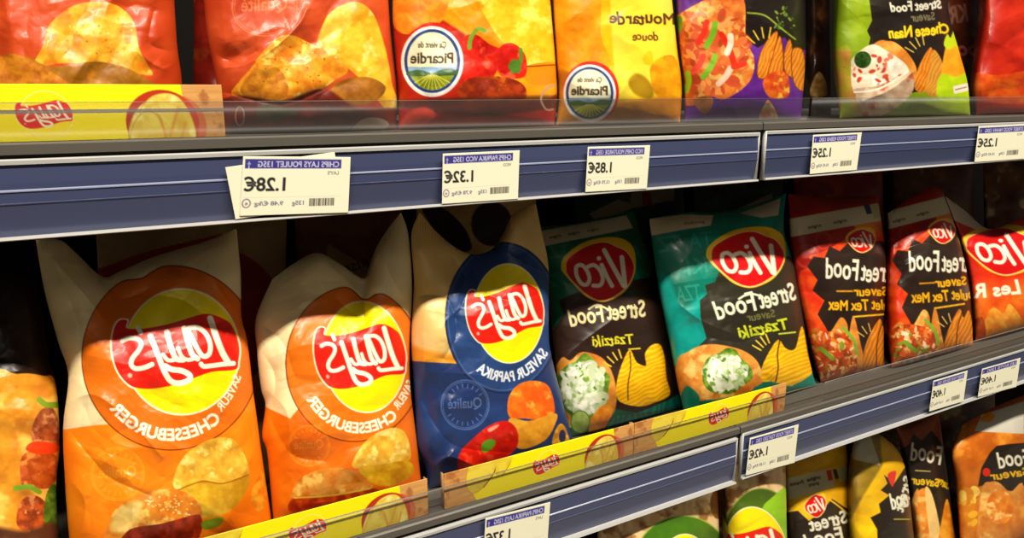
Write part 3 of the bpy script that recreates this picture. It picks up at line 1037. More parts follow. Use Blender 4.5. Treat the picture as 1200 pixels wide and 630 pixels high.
def art_red_top(s):
    s.all(tex((196, 40, 14), (168, 26, 8), 20, 4))
    s.fill([(1130, 116), (1134, 92), (1150, 84), (1170, 88), (1240, 80), (1240, 120)], tex((226, 100, 20), (206, 60, 10), 9, 4))


def art_brown_back(s):
    s.all(tex((110, 50, 28), (80, 32, 18), 16, 4))
    s.text('KR', (1136, 24), (1114, 28), 20, (176, 140, 120), .6, .6)
    s.text('Food', (1158, 62), (1112, 68), 15, (222, 120, 110), .9)


# ---- bottom shelf
WOODP = tex((236, 208, 158), (214, 172, 116), 14, 4, (150, 100, 54), st=(2.2, .35))


def art_kraft_a(s):
    s.all(WOODP)
    s.ell(800, 664, 58, 60, tex((70, 118, 20), (52, 96, 14), 30, 4), line=(150, 176, 70), lw=1.4)
    s.ell(842, 590, 10, 18, tex((150, 96, 48), (110, 64, 26), 6, 4))
    crisp_logo(s, (803, 672), (.09, 0), (0, .12))


def art_kraft_b(s):
    s.all(WOODP)
    s.ell(892, 650, 48, 78, tex((86, 116, 24), (64, 92, 16), 30, 4), line=(120, 150, 50), lw=1.4)
    s.fill([(880, 620), (896, 590), (925, 565), (930, 640)], tex((150, 206, 30), (130, 190, 20), 12, 4), False)
    crisp_logo(s, (886, 648), (.105, .01), (.006, .140))


def street_small(s, base_c, f, word2='Saveur', food=0):
    s.all(base_c)


def art_yellow_a(s):
    s.all(tex((232, 180, 20), (206, 150, 14), 18, 4))
    s.fill([(915, 562), (975, 548), (978, 570), (915, 588)], (196, 186, 146), False)
    s.text('origine', (962, 560), (946, 564), 4, (60, 50, 40), .2)
    s.text('France', (942, 566), (926, 569), 4, (60, 50, 40), .2)
    s.text('porc', (960, 567), (948, 570), 4, (60, 50, 40), .2)
    s.fill([(968, 551), (974, 550), (976, 562), (971, 563)], (206, 40, 24), False)
    s.fill([(976, 550), (980, 549), (983, 560), (979, 561)], (40, 50, 40), False)
    s.fill([(982, 548), (1000, 542), (1000, 560), (984, 564)], (190, 190, 130), False)
    s.fill([(918, 760), (922, 600), (935, 598), (948, 610), (962, 600), (975, 584), (990, 594), (1002, 600), (1002, 760)], (40, 30, 22), False)
    s.line([(972, 585), (982, 592), (996, 604)], 2, (226, 180, 40))
    oval_logo(s, (955, 592), (.064, -.02), (.012, .078))
    s.text('Street', (994, 612), (950, 622), 15, (232, 228, 206), .6)
    s.text('Food', (990, 632), (945, 642), 15, (232, 228, 206), .6)


def art_yellow_b(s):
    s.all(tex((240, 196, 16), (226, 170, 10), 20, 6))
    s.fill([(985, 500), (1030, 495), (1034, 545), (1012, 580), (990, 620), (985, 560)], tex((150, 120, 30), (120, 96, 30), 16, 4), False, soft=3)
    s.fill([(992, 513), (1018, 504), (1032, 545), (1000, 538)], (182, 176, 150), False)
    s.fill([(1036, 556), (1040, 566), (1032, 574), (1042, 580), (1030, 590), (1032, 600), (1020, 606), (1028, 620), (1030, 720), (1080, 720), (1080, 540), (1060, 548), (1048, 566)],
           (38, 30, 22), False)
    s.fill([(1040, 556), (1050, 552), (1046, 570)], (226, 50, 40))
    s.text('Street', (1070, 560), (1058, 600), 13, (230, 226, 204), .6, up=(-10, -4))
    s.text('Food', (1072, 592), (1045, 596), 17, (230, 226, 204), .6)
    s.line([(1048, 608), (1066, 608)], 1.5, (170, 160, 50))


def art_orange_street(s):
    s.all(tex((150, 74, 22), (124, 56, 16), 14, 5))
    s.fill([(1040, 760), (1062, 590), (1060, 560), (1050, 530), (1066, 520), (1070, 508), (1080, 516), (1092, 504), (1104, 520), (1116, 520), (1122, 760)], (32, 24, 18), False)
    s.text('Food', (1103, 544), (1066, 538), 19, (216, 206, 180), .5)
    s.line([(1073, 551), (1090, 552)], 1.4, (190, 160, 90))
    s.text('Saveur', (1100, 570), (1068, 566), 9, (240, 190, 20), .45)
    s.text('Curry', (1112, 574), (1098, 566), 9, (240, 190, 20), .45)
    s.fill([(1069, 640), (1070, 588), (1077, 574), (1088, 574), (1094, 600), (1094, 640)], tex((240, 150, 50), (226, 120, 30), 9, 4, (250, 190, 100)))
    s.fill([(1064, 620), (1068, 588), (1076, 572), (1074, 600), (1070, 640)], BREAD)
    s.fill([(1084, 576), (1090, 574), (1098, 600), (1104, 640), (1092, 640)], (244, 200, 120))
    s.fill([(1100, 640), (1104, 606), (1110, 584), (1116, 610), (1118, 640)], tex((246, 170, 40), (220, 120, 20), 9, 4))


def art_amber(s):
    s.all(tex((206, 110, 22), (176, 84, 14), 20, 5, (226, 140, 40)))
    s.fill([(1142, 505), (1150, 486), (1200, 470), (1200, 508)], (196, 192, 178), False)
    s.fill([(1148, 492), (1156, 484), (1166, 486), (1160, 494)], (236, 140, 20))
    s.fill([(1150, 548), (1160, 530), (1168, 522), (1182, 520), (1230, 516), (1230, 580), (1178, 574), (1160, 566), (1146, 570)], (32, 24, 18), False)
    s.text('Food', (1208, 544), (1170, 548), 17, (226, 220, 200), .5)
    s.text('Saveur', (1206, 556), (1161, 562), 9, (232, 176, 20), .45)
    s.ell(1156, 553, 4.5, 5, (206, 30, 16))
    s.fill([(1150, 576), (1162, 564), (1172, 566), (1184, 576), (1200, 570), (1200, 660), (1148, 660)], BREAD)
    s.ell(1172, 594, 16, 20, tex((236, 140, 36), (214, 104, 20), 7, 4, (250, 196, 110)))
    specks(s, (1120, 570, 1150, 615), 26, [(240, 180, 40), (220, 130, 20), (250, 210, 90)], 3, 7, 4)


# ------------------------------------------------------------------ setting: floor and back wall
ZC = 1.296
boxes('floor', [((-3, -3.2, -.05), (5, 1.5, 0))], M_FLOOR)['kind'] = 'structure'
boxes('wall_back', [((-3, .60, 0), (5, .68, 3.1))], M_DARK)['kind'] = 'structure'

# ------------------------------------------------------------------ shelving unit, boards, rails, risers
XJ = .7195
su = root('shelving_unit', (.7, .56, 0), 'dark steel shelving frame and back panel behind the crisp bags', 'shelving unit')
boxes('back_panel', [((-1.0, .555, .02), (2.6, .575, 2.0))], M_DARK, su, off=su.location)
for xx in (-.62, XJ, 2.06):
    boxes('upright', [((xx - .02, .53, 0), (xx + .02, .554, 2.0))], M_DARK, su, off=su.location)
boxes('plinth', [((-1.0, .02, 0), (2.6, .554, .12))], M_DARK, su, off=su.location)

LABS = {
    'upper': ('grey steel shelf board under the top row of bags, left of the gap', 'grey steel shelf board under the top row of bags, right of the gap'),
    'middle': ('grey steel shelf board under the middle row of bags, left of the gap', 'grey steel shelf board under the middle row of bags, right of the gap'),
    'lower': ('grey steel shelf board carrying the lowest bags, left half', 'grey steel shelf board carrying the lowest bags, right half')}
for lv, z in LV:
    for i, (a, b) in enumerate(((-.62, XJ - .001), (XJ + .001, 2.06))):
        e = root('shelf_board', ((a + b) / 2, .0, z - .03), LABS[lv][i], 'shelf', 'shelf boards')
        boxes('shelf_tray', [((a, .008, z - .028), (b, .5285, z))], M_SHELF, e, off=e.location, bev=.001)
        extrude_x('front_lip', [(-.001, z - .0082), (-.001, z - .001), (.0005, z + .0005), (.003, z + .0005), (.003, z - .002), (.0075, z - .002), (.0075, z - .0082)],
                  a, b, M_SHELF, e, off=e.location)


def rail(x0, x1, z1, z0, label):
    e = root('price_rail', ((x0 + x1) / 2, 0, z0), label, 'price rail', 'price rails')
    h = z1 - z0
    extrude_x('label_channel', [(0, z1 - .003), (-.0012, z1 - h * .3), (-.0014, z1 - h * .56), (.0030, z0 + .002), (.004, z0 + .002), (.004, z1 - .003)], x0, x1, M_RAIL, e, off=e.location)
    extrude_x('top_edge', [(-.0020, z1 - .004), (-.0024, z1 - .001), (-.002, z1), (.004, z1), (.004, z1 - .003), (0, z1 - .003)], x0, x1, M_LIP, e, off=e.location)
    extrude_x('bottom_edge', [(-.005, z0 + .0028), (-.0056, z0 + .0008), (-.004, z0), (.004, z0), (.004, z0 + .002), (0, z0 + .002)], x0, x1, M_LIP, e, off=e.location)
    extrude_x('ridge', [(-.0021, z1 - h * .385), (-.0021, z1 - h * .40), (-.0010, z1 - h * .41), (-.0010, z1 - h * .37)], x0, x1, M_RIDGE, e, off=e.location)
    extrude_x('ridge', [(-.0020, z1 - h * .545), (-.0020, z1 - h * .555), (-.0010, z1 - h * .565), (-.0010, z1 - h * .535)], x0, x1, M_RAIL, e, off=e.location)
    for xx in (x0, x1):
        boxes('end_cap', [((xx - .0004, -.0022, z0), (xx + .0004, .004, z1))], M_LIP, e, off=e.location)


rail(-.60, .7135, ZC - .0472, ZC - .1062, 'long blue-grey price rail under the top row, left of the gap')
rail(.7255, 2.0, ZC - .0456, ZC - .1055, 'blue-grey price rail under the top row, right of the gap')
rail(-.60, .7145, ZC - .4475, ZC - .5130, 'blue-grey price rail below the middle row, left of the gap')
rail(.7255, 2.0, ZC - .4435, ZC - .5100, 'blue-grey price rail below the middle row, right of the gap')


def riser(x0, x1, z, label, h=.0285):
    e = root('shelf_riser', ((x0 + x1) / 2, .005, z), label, 'shelf riser', 'clear risers')
    boxes('clear_panel', [((x0, .0035, z), (x1, .0050, z + h))], M_CLEAR, e, off=e.location)
    boxes('polished_edge', [((x0, .0035, z + h), (x1, .0050, z + h + .0004))], M_EDGE, e, off=e.location)


riser(-.60, .8035, ZC - .036, 'long clear plastic strip in front of the top row, left piece')
riser(.8085, 2.0, ZC - .036, 'clear plastic strip in front of the top row, right piece before the green bag')
riser(-.60, .885, ZC - .434, 'clear plastic strip in front of the yellow card displays on the middle shelf', .029)
riser(.888, 2.0, ZC - .434, 'clear plastic strip in front of the red bags on the middle shelf', .029)

# ------------------------------------------------------------------ yellow cardboard display trays


def tray(x0, x1, z, label):
    W = (x1 - x0) * 1000
    H = 41.5
    e = root('cardboard_display_front', ((x0 + x1) / 2, .012, z), label, 'cardboard display', 'yellow cardboard display fronts')
    q = .55
    nu, nv = int(W / q), int(H / q)
    gx, gz = np.meshgrid(np.linspace(0, W, nu), np.linspace(H, 0, nv))
    s = Sheet(gx, H - gz, (255, 236, 0), aa=.7)
    y0 = lambda v: H - v
    WD = tex((222, 166, 96), (206, 146, 78), 9, 4, (176, 110, 56), st=(.25, 3))
    s.fill([(-2, -2), (30, -2), (28, 12), (36, 20), (34, 32), (42, 50), (-2, 50)], WD, False)
    s.fill([(W - 31, -2), (W + 2, -2), (W + 2, 50), (W - 26, 50), (W - 29, 20)], WD, False)
    s.fill([(28, 26), (26, 10), (34, -4), (66, -4), (60, 14), (46, 28), (36, 32)], tex((232, 208, 70), (216, 186, 50), 9, 4), line=True, lw=1, lc=(200, 150, 30))
    s.line([(66, -3), (60, 14), (47, 28)], 1.6, (150, 80, 20))
    s.line([(84, -3), (79, 10), (70, 20)], 1.4, (170, 110, 20), alpha=.8)
    s.fill([(66, -3), (84, -3), (79, 9), (70, 18), (62, 16)], tex((236, 212, 60), (220, 190, 40), 9, 4))
    s.ell(W - 46, 30, 26.5, 26, (190, 50, 20))
    s.ell(W - 36, 32, 22, 24, (206, 80, 50), alpha=.6)
    for P, a_ in (([(W - 70, 44), (W - 68, 26), (W - 58, 14), (W - 46, 16), (W - 44, 44)], 3), ([(W - 62, 22), (W - 52, 9), (W - 36, 8), (W - 26, 22), (W - 24, 44), (W - 46, 44), (W - 48, 24)], 5),
                  ([(W - 70, 44), (W - 66, 28), (W - 56, 20), (W - 48, 28), (W - 48, 44)], 8)):
        s.fill(P, tex((244, 222, 96), (226, 190, 60), 10, a_, (250, 236, 140)), line=True, lw=.6, lc=(206, 160, 50))
    for a_, b_ in (((W - 48, 26), (W - 44, 44)), ((W - 34, 18), (W - 42, 40)), ((W - 30, 30), (W - 34, 44))):
        s.line([a_, b_], 2.2, (222, 160, 50), alpha=.8)
    crisp_logo(s, (W - 124, 22), (.046, 0), (0, .044))
    P = np.stack([x0 + gx / 1000, np.full_like(gx, .0085), z + .0004 + (gz / 1000)], -1).reshape(-1, 3)
    n = nu * nv
    B = P + [0, .0012, 0]
    F = np.concatenate([grid_faces(nv, nu), grid_faces(nv, nu, True, n)])
    # rim of the card
    ring = np.concatenate([np.arange(nu), (np.arange(1, nv)) * nu + nu - 1, (nv - 1) * nu + np.arange(nu - 2, -1, -1), np.arange(nv - 2, 0, -1) * nu])
    rn = np.roll(ring, -1)
    F = np.concatenate([F, np.stack([ring, rn, rn + n, ring + n], 1)])
    make('front_panel', np.concatenate([P, B]), F, M_CARD, e, np.concatenate([s.c, s.c]), False, off=e.location)
    zt = z + .0415
    boxes('side_flap', [((x0, .0098, z + .0004), (x0 + .001, .017, zt - .001))], M_CARDRAW, e, off=e.location)
    boxes('side_flap', [((x1 - .001, .0098, z + .0004), (x1, .017, zt - .001))], M_CARDRAW, e, off=e.location)
    boxes('base_flap', [((x0 + .0011, .0098, z + .0002), (x1 - .0011, .017, z + .0006))], M_CARDRAW, e, off=e.location)



tray(-.158, .104, LV[0][1], 'yellow cardboard display front on the top shelf at far left')
tray(.006, .274, LV[1][1], 'yellow cardboard display front below the two orange cheeseburger bags')
tray(.293, .5465, LV[1][1], 'yellow cardboard display front below the blue paprika bag')
tray(.5475, .8135, LV[1][1], 'yellow cardboard display front below the teal bag, rightmost of its row')

# ------------------------------------------------------------------ price tags


def price_tag(px4, head, brand, price, per, wt, label, Y=-.0062, hx=None):
    """px4: where its four corners sit on the rail face"""
    P = [at(p[0], p[1], Y) for p in px4]
    nu, nv = 190, 108
    u, v = np.meshgrid(np.linspace(0, 1, nu), np.linspace(0, 1, nv))
    u3, v3 = u[..., None], v[..., None]
    G = (1 - u3) * (1 - v3) * P[0] + u3 * (1 - v3) * P[1] + u3 * v3 * P[2] + (1 - u3) * v3 * P[3]
    s = Sheet(u * 100, v * 57, (232, 230, 206), aa=.75)
    if head:
        s.fill([(2, 2.5), (91, 2.5), (91, 11.5), (2, 11.5)], (56, 52, 136), False)
        s.text(head, (89, 10), (13, 10), 5.4, (222, 222, 236), .1)
        s.text('†', (7, 10), (4, 10), 5, (222, 222, 236), .1)
        s.text(brand, (89, 17.6), (78, 17.6), 3.2, (90, 88, 90), .05)
        s.text(price, (42, 33), (1.5, 33), 12.5, (34, 32, 32), .45)
        s.text(per, (38, 47.5), (12, 47.5), 4, (84, 84, 120), .1)
        s.text(wt, (58, 47.5), (46, 47.5), 4, (84, 84, 120), .1)
        s.ell(5, 45, 3.4, 4, line=(120, 96, 120), lw=1)
        s.text('e', (6.3, 46.6), (3.8, 46.6), 3.5, (80, 80, 130), .1)
        rs = np.random.RandomState(len(head))
        xx = 62
        while xx < 86:
            wd = rs.choice([.5, .9, 1.4])
            s.fill([(xx, 41.5), (xx + wd, 41.5), (xx + wd, 49), (xx, 49)], (60, 58, 50), False)
            xx += wd + rs.choice([.6, .9])
        s.line([(2, 39.5), (92, 39.5)], .25, (200, 196, 176), False)
    n = nu * nv
    fr = G.reshape(-1, 3)
    V = np.concatenate([fr, fr + [0, .0004, 0]])
    ring = np.concatenate([np.arange(nu), (np.arange(1, nv)) * nu + nu - 1, (nv - 1) * nu + np.arange(nu - 2, -1, -1), np.arange(nv - 2, 0, -1) * nu])
    rn = np.roll(ring, -1)
    F = np.concatenate([grid_faces(nv, nu), grid_faces(nv, nu, True, n), np.stack([ring, rn, rn + n, ring + n], 1)])
    org = fr.mean(0)
    o = make('price_tag', V, F, M_PAPER, None, np.concatenate([s.c, s.c]), False, off=org)
    o.location = org
    tag(o, label, 'price tag', 'price tags')


price_tag([(264, 196), (392, 178), (405, 238), (276, 257)], '', '', '', '', '', 'blank pale tag tucked askew behind the 1.28€ price tag', Y=-.0058)
price_tag([(285, 183), (411, 184), (408, 249), (281, 253)], 'CHIPS LAYS POULET 135G', "LAY'S", '1.28€', '9.48 €/kg', '135g', 'white price tag reading 1.28€ on the upper rail, largest tag', Y=-.0066)
price_tag([(519, 180), (609, 176), (607, 233), (518, 239)], 'CHIPS PAPRIKA VICO 135G', 'VICO', '1.32€', '9.78 €/kg', '135g', 'white price tag reading 1.32€ below the pepper bag')
price_tag([(689, 172), (762, 170), (758, 221), (686, 225)], 'VICO CHIPS MOUTARDE 135G', 'VICO', '1.85€', '13.70 €/kg', '135g', 'white price tag reading 1.85€ below the mustard bag')
price_tag([(953, 158), (1010, 155), (1004, 199), (949, 204)], 'STREET FOOD KEBAB 120G', 'VICO', '1.25€', '10.42 €/kg', '120g', 'white price tag just right of the gap in the upper rail')
price_tag([(1147, 148), (1206, 145), (1200, 186), (1142, 190)], 'STREET FOOD NAAN 120G', 'VICO', '1.25€', '10.42 €/kg', '120g', 'white price tag on the upper rail at the right edge of the photo')
price_tag([(569, 607), (645, 588), (641, 642), (566, 662)], 'CHIPS PAPRIKA LAYS 120G', "LAY'S", '1.37€', '11.42 €/kg', '120g', 'white price tag on the middle rail below the blue bag, cut by the bottom edge')
price_tag([(879, 513), (936, 497), (931, 542), (874, 557)], 'STREET FOOD TZATZIKI 120G', 'VICO', '1.42€', '11.83 €/kg', '120g', 'white price tag reading 1.42€ just right of the gap in the middle rail')
price_tag([(1094, 446), (1134, 434), (1129, 470), (1089, 482)], 'STREET FOOD TEX MEX 120G', 'VICO', '1.40€', '11.67 €/kg', '120g', 'white price tag on the middle rail below the second red bag')
price_tag([(1151, 432), (1196, 419), (1191, 453), (1146, 465)], 'LES ROTIS 120G', 'VICO', '1.40€', '11.67 €/kg', '120g', 'white price tag on the middle rail at the right edge of the photo')

# ------------------------------------------------------------------ middle shelf, front row
bag('crisp_bag', 'large orange and cream cheeseburger crisp bag, leftmost of two', L=[(52, 340), (68, 400), (80, 440), (74, 500), (76, 560), (80, 617)],
    R=[(282, 320), (283, 370), (290, 400), (297, 460), (308, 540), (318, 610)],
    T=[(42, 281), (70, 281), (90, 297), (120, 324), (142, 317), (182, 300), (240, 283), (277, 268)], B=[(88, 688), (180, 664), (250, 645), (316, 628)],
    art=art_burger_a, q=.85, seed=11, Yb=.066, Yt=.112, bulge=.040,
    creases=[([(44, 284), (75, 318), (105, 352), (120, 372)], -.004, 9), ([(122, 325), (140, 350), (172, 340)], .005, 12), ([(78, 500), (110, 540), (130, 560), (175, 580)], .0045, 10),
             ([(80, 560), (100, 590), (90, 640)], -.004, 10), ([(283, 345), (262, 400), (290, 440)], .002, 8), ([(283, 560), (300, 520), (312, 470)], -.003, 9), ([(84, 470), (110, 462), (150, 490), (190, 535)], -.003, 7), ([(240, 285), (252, 330), (282, 372)], -.0035, 8), ([(60, 300), (92, 380), (98, 440)], .004, 7), ([(160, 345), (215, 352), (270, 395)], .002, 8)])
bag('crisp_bag', 'orange and cream cheeseburger crisp bag beside the blue bag', L=[(300, 372), (301, 410), (306, 455), (311, 474), (307, 510), (313, 530), (318, 583)],
    R=[(479, 277), (483, 340), (480, 400), (481, 455), (489, 520), (493, 560)],
    T=[(319, 327), (345, 308), (372, 296), (400, 310), (428, 326), (440, 292), (456, 266), (470, 249)], B=[(322, 624), (400, 602), (496, 578)],
    art=art_burger_b, q=.9, seed=23, Yb=.066, Yt=.108, bulge=.038,
    creases=[([(430, 322), (425, 345), (428, 380)], .006, 9), ([(373, 297), (395, 318), (424, 345)], -.003, 7), ([(463, 255), (450, 300), (470, 345)], -.004, 8),
             ([(300, 375), (330, 400), (345, 440)], .003, 8), ([(310, 475), (340, 530), (380, 540)], .004, 10), ([(310, 455), (335, 480), (340, 520)], -.003, 8), ([(395, 350), (425, 372), (465, 356)], .003, 7), ([(305, 410), (322, 440), (318, 480)], .004, 6), ([(486, 420), (470, 470), (490, 515)], .003, 7)])
bag('crisp_bag', 'blue paprika crisp bag with cream top and red pepper print', L=[(482, 274), (485, 325), (484, 356), (482, 400), (486, 470), (489, 520), (498, 545)],
    R=[(634, 268), (643, 315), (643, 390), (647, 420), (657, 460), (663, 485)],
    T=[(492, 249), (510, 270), (534, 290), (556, 298), (580, 290), (594, 268), (602, 250), (628, 239)], B=[(503, 572), (560, 560), (674, 526)],
    art=art_paprika, q=.85, seed=31, Yb=.070, Yt=.104, bulge=.034,
    creases=[([(556, 296), (552, 310), (560, 330)], .004, 8), ([(596, 285), (600, 300), (640, 320)], -.004, 9), ([(486, 350), (500, 345), (525, 352), (535, 390), (520, 420)], .005, 8),
             ([(525, 400), (520, 380), (540, 360)], -.003, 8), ([(570, 345), (600, 352), (630, 345)], .0035, 7), ([(490, 525), (510, 545), (530, 530)], -.005, 7),
             ([(495, 470), (530, 520), (600, 530)], .003, 10), ([(500, 560), (524, 535), (560, 548)], -.006, 6), ([(530, 300), (548, 335), (534, 372)], .003, 6), ([(640, 400), (622, 440), (655, 470)], .003, 7)])
bag('crisp_bag', 'dark green and brown tzatziki crisp bag next to the blue bag', L=[(642, 330), (648, 400), (656, 460)], R=[(765, 310), (780, 360), (795, 425)],
    T=[(632, 266), (680, 260), (742, 247)], B=[(668, 531), (735, 512), (804, 492)], art=art_tzatziki_a, q=.9, seed=42, Yb=.100, Yt=.160, bulge=.032, k=.8,
    creases=[([(650, 430), (690, 395), (740, 360)], -.003, 9), ([(770, 330), (785, 380), (790, 420)], .003, 8)])
bag('crisp_bag', 'bright teal and black tzatziki crisp bag in the middle row', L=[(769, 320), (785, 400), (797, 462)], R=[(919, 270), (931, 312), (941, 370), (948, 417), (953, 440)],
    T=[(761, 256), (800, 249), (850, 247), (890, 238), (921, 226)], B=[(804, 491), (880, 472), (957, 451)], art=art_tzatziki_b, q=.9, seed=57, Yb=.062, Yt=.118, bulge=.033, k=.9,
    creases=[([(800, 360), (830, 380), (870, 395)], -.004, 8), ([(832, 395), (870, 400), (900, 385)], .004, 8), ([(765, 262), (810, 300), (830, 340)], .002, 8), ([(890, 255), (905, 280), (918, 300)], .004, 7)])
bag('crisp_bag', 'red and black tex mex crisp bag beside the teal bag', L=[(928, 300), (944, 380)], R=[(1037, 290), (1038, 330), (1036, 380)],
    T=[(924, 227), (975, 232), (1028, 229)], B=[(962, 455), (1000, 441), (1036, 431)], art=art_texmex_a, q=.95, seed=63, Yb=.066, Yt=.118, bulge=.030, k=.8)
bag('crisp_bag', 'red and black tex mex crisp bag, rightmost of two', L=[(1042, 300), (1042, 350)], R=[(1124, 280), (1135, 330), (1139, 370)],
    T=[(1040, 250), (1065, 233), (1090, 219), (1104, 222)], B=[(1045, 430), (1090, 416), (1140, 402)], art=art_texmex_b, q=.95, seed=71, Yb=.052, Yt=.112, bulge=.030, k=.9,
    creases=[([(1045, 300), (1080, 285), (1110, 290)], .004, 7), ([(1060, 310), (1100, 300), (1130, 320)], -.003, 7)])
bag('crisp_bag', 'bright red roast crisp bag at the right edge of the middle row', L=[(1128, 290), (1137, 330), (1141, 370)], R=[(1238, 320)],
    T=[(1108, 230), (1130, 246), (1158, 268), (1190, 258), (1230, 238)], B=[(1143, 402), (1190, 389), (1236, 376)], art=art_rotis, q=1., seed=77, Yb=.060, Yt=.12, bulge=.03)
bag('crisp_bag', 'brown kebab sandwich crisp bag at the left edge', L=[(-60, 500)], R=[(58, 420), (66, 450), (70, 520), (66, 575)],
    T=[(-60, 330), (0, 320), (44, 330)], B=[(-55, 716), (10, 706), (72, 690)], art=art_kebab, q=1., seed=81, Yb=.075, Yt=.12, bulge=.035)

# ------------------------------------------------------------------ middle shelf, second row


def back_bag(label, T, B, art, seed, Y=.175, q=1.6, L=(), R=(), k=1.2):
    bag('crisp_bag', label, L=list(L), R=list(R), T=T, B=B, art=art, Yb=Y, Yt=Y + .03, bulge=.026, q=q, seed=seed, k=k)


def art_back_lays(s):
    s.all(tex((206, 176, 120), (190, 156, 100), 30, 4))  # cheeseburger pack in darker tones, second-row shade painted into cream and circle
    s.ell(258, 372, 74, 80, tex((170, 44, 14), (150, 34, 10), 30, 4), line=(214, 120, 60), lw=1.4)
    s.fill([(100, 320), (180, 292), (260, 274), (262, 290), (180, 316), (100, 345)], (170, 30, 16), False)


def art_back_brown(s):
    s.all(tex((140, 84, 50), (110, 60, 34), 20, 4))
    s.fill([(384, 285), (450, 325), (450, 345), (380, 320)], (176, 140, 96), False)
    s.text('CRISP', (446, 304), (404, 322), 9, (60, 36, 26), .3)


def art_back_cream(s):
    s.all(tex((226, 184, 110), (206, 160, 90), 20, 4))
    s.fill([(494, 240), (520, 244), (545, 268), (552, 292), (530, 292), (508, 268)], (30, 20, 26))
    s.ell(576, 262, 24, 26, (44, 30, 40))


def art_back_green(s):
    s.all(tex((16, 84, 52), (10, 66, 42), 20, 4))
    s.fill([(690, 250), (740, 226), (790, 218), (790, 234), (740, 244), (700, 262)], (196, 180, 146), False)
    s.fill([(752, 226), (762, 224), (764, 240), (754, 242)], (190, 40, 30), False)
    s.fill([(720, 232), (740, 226), (738, 238)], (90, 90, 60), False)


def art_back_green2(s):
    s.all(tex((14, 92, 60), (40, 30, 22), 16, 7))
    s.fill([(862, 246), (905, 226), (906, 240), (880, 252)], (190, 176, 146), False)


def art_back_red(s):
    s.all(tex((190, 40, 20), (150, 26, 12), 16, 4, (210, 80, 30)))


def art_back_kraft(s):
    s.all(tex((120, 80, 44), (80, 40, 24), 16, 4, (196, 170, 120)))


back_bag('orange and cream crisp bag behind the two cheeseburger bags', [(112, 262), (220, 258), (336, 256)], [(130, 600), (330, 545)], art_back_lays, 101)
back_bag('brown crisp bag with a pale strip behind the second cheeseburger bag', [(345, 250), (400, 246), (470, 238)], [(360, 535), (480, 505)], art_back_brown, 103)
back_bag('cream crisp bag behind the blue paprika bag', [(488, 240), (560, 232), (628, 228)], [(492, 505), (632, 465)], art_back_cream, 105)
back_bag('green crisp bag with a pale strip behind the dark tzatziki bag', [(672, 226), (730, 218), (800, 214)], [(690, 455), (810, 425)], art_back_green, 107, Y=.25)
back_bag('dark green crisp bag behind the bright teal bag', [(812, 214), (870, 212), (918, 206)], [(820, 420), (922, 395)], art_back_green2, 109)
back_bag('red crisp bag behind the first tex mex bag', [(930, 204), (980, 202), (1034, 198)], [(935, 395), (1040, 368)], art_back_red, 111)
back_bag('brown crisp bag behind the second tex mex bag', [(1046, 198), (1090, 196), (1140, 192)], [(1050, 368), (1142, 345)], art_back_kraft, 113)
back_bag('brown and cream crisp bag behind the bright red bag', [(1152, 192), (1190, 190), (1250, 184)], [(1155, 345), (1252, 320)], art_back_kraft, 115)

# ------------------------------------------------------------------ top shelf
bag('crisp_bag', 'orange-red crisp bag standing behind the yellow card on the top shelf', L=[(-35, 60)], R=[(200, -80), (205, 14), (208, 57), (213, 97)],
    T=[(-30, -170), (80, -180), (190, -175)], B=[(-34, 163), (90, 161), (212, 158)], art=art_chicken_a, q=1., seed=121, Yb=.068, Yt=.10, bulge=.036,
    creases=[([(160, 60), (190, 80), (208, 70)], -.004, 8), ([(180, 14), (175, 50), (200, 60)], .004, 8)])
bag('crisp_bag', 'orange poultry crisp bag with golden crisps, above the 1.28€ tag', L=[(236, -60), (240, 14), (245, 52), (252, 88)], R=[(452, -60), (456, 14), (459, 50), (465, 108)],
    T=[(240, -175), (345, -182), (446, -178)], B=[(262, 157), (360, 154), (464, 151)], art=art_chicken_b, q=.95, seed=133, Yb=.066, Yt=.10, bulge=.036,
    creases=[([(262, 80), (300, 70), (345, 35), (360, 10)], -.005, 8), ([(246, 60), (280, 75), (300, 60)], .004, 8), ([(262, 108), (330, 122), (380, 104)], .003, 6)])
bag('crisp_bag', 'yellow and red pepper crisp bag with a round farm emblem', L=[(462, -60), (460, 14), (463, 60), (467, 110)], R=[(640, -60), (646, 14), (650, 60), (653, 110)],
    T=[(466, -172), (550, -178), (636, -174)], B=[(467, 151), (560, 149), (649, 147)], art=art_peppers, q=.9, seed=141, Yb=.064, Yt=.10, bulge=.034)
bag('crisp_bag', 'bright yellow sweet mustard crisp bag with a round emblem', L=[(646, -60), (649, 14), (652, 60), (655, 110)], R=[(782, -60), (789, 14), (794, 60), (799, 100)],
    T=[(650, -164), (715, -170), (778, -166)], B=[(652, 147), (725, 145), (797, 143)], art=art_mustard, q=.9, seed=152, Yb=.064, Yt=.10, bulge=.033)
bag('crisp_bag', 'purple and black kebab street food bag on the top shelf', L=[(790, -60), (793, 14), (797, 60), (802, 100)], R=[(938, -60), (942, 14), (944, 60), (941, 110)],
    T=[(792, -156), (865, -162), (934, -158)], B=[(802, 143), (870, 141), (938, 139)], art=art_kebab_street, q=.9, seed=161, Yb=.064, Yt=.10, bulge=.032)
bag('crisp_bag', 'lime green and black cheese naan street food bag', L=[(984, -60), (980, 14), (978, 60), (982, 108)], R=[(1106, -60), (1112, 14), (1124, 60), (1134, 98)],
    T=[(990, -150), (1050, -156), (1102, -152)], B=[(984, 138), (1060, 136), (1137, 134)], art=art_naan, q=.9, seed=173, Yb=.064, Yt=.10, bulge=.031,
    creases=[([(1012, 118), (1045, 104), (1070, 84)], -.003, 6)])
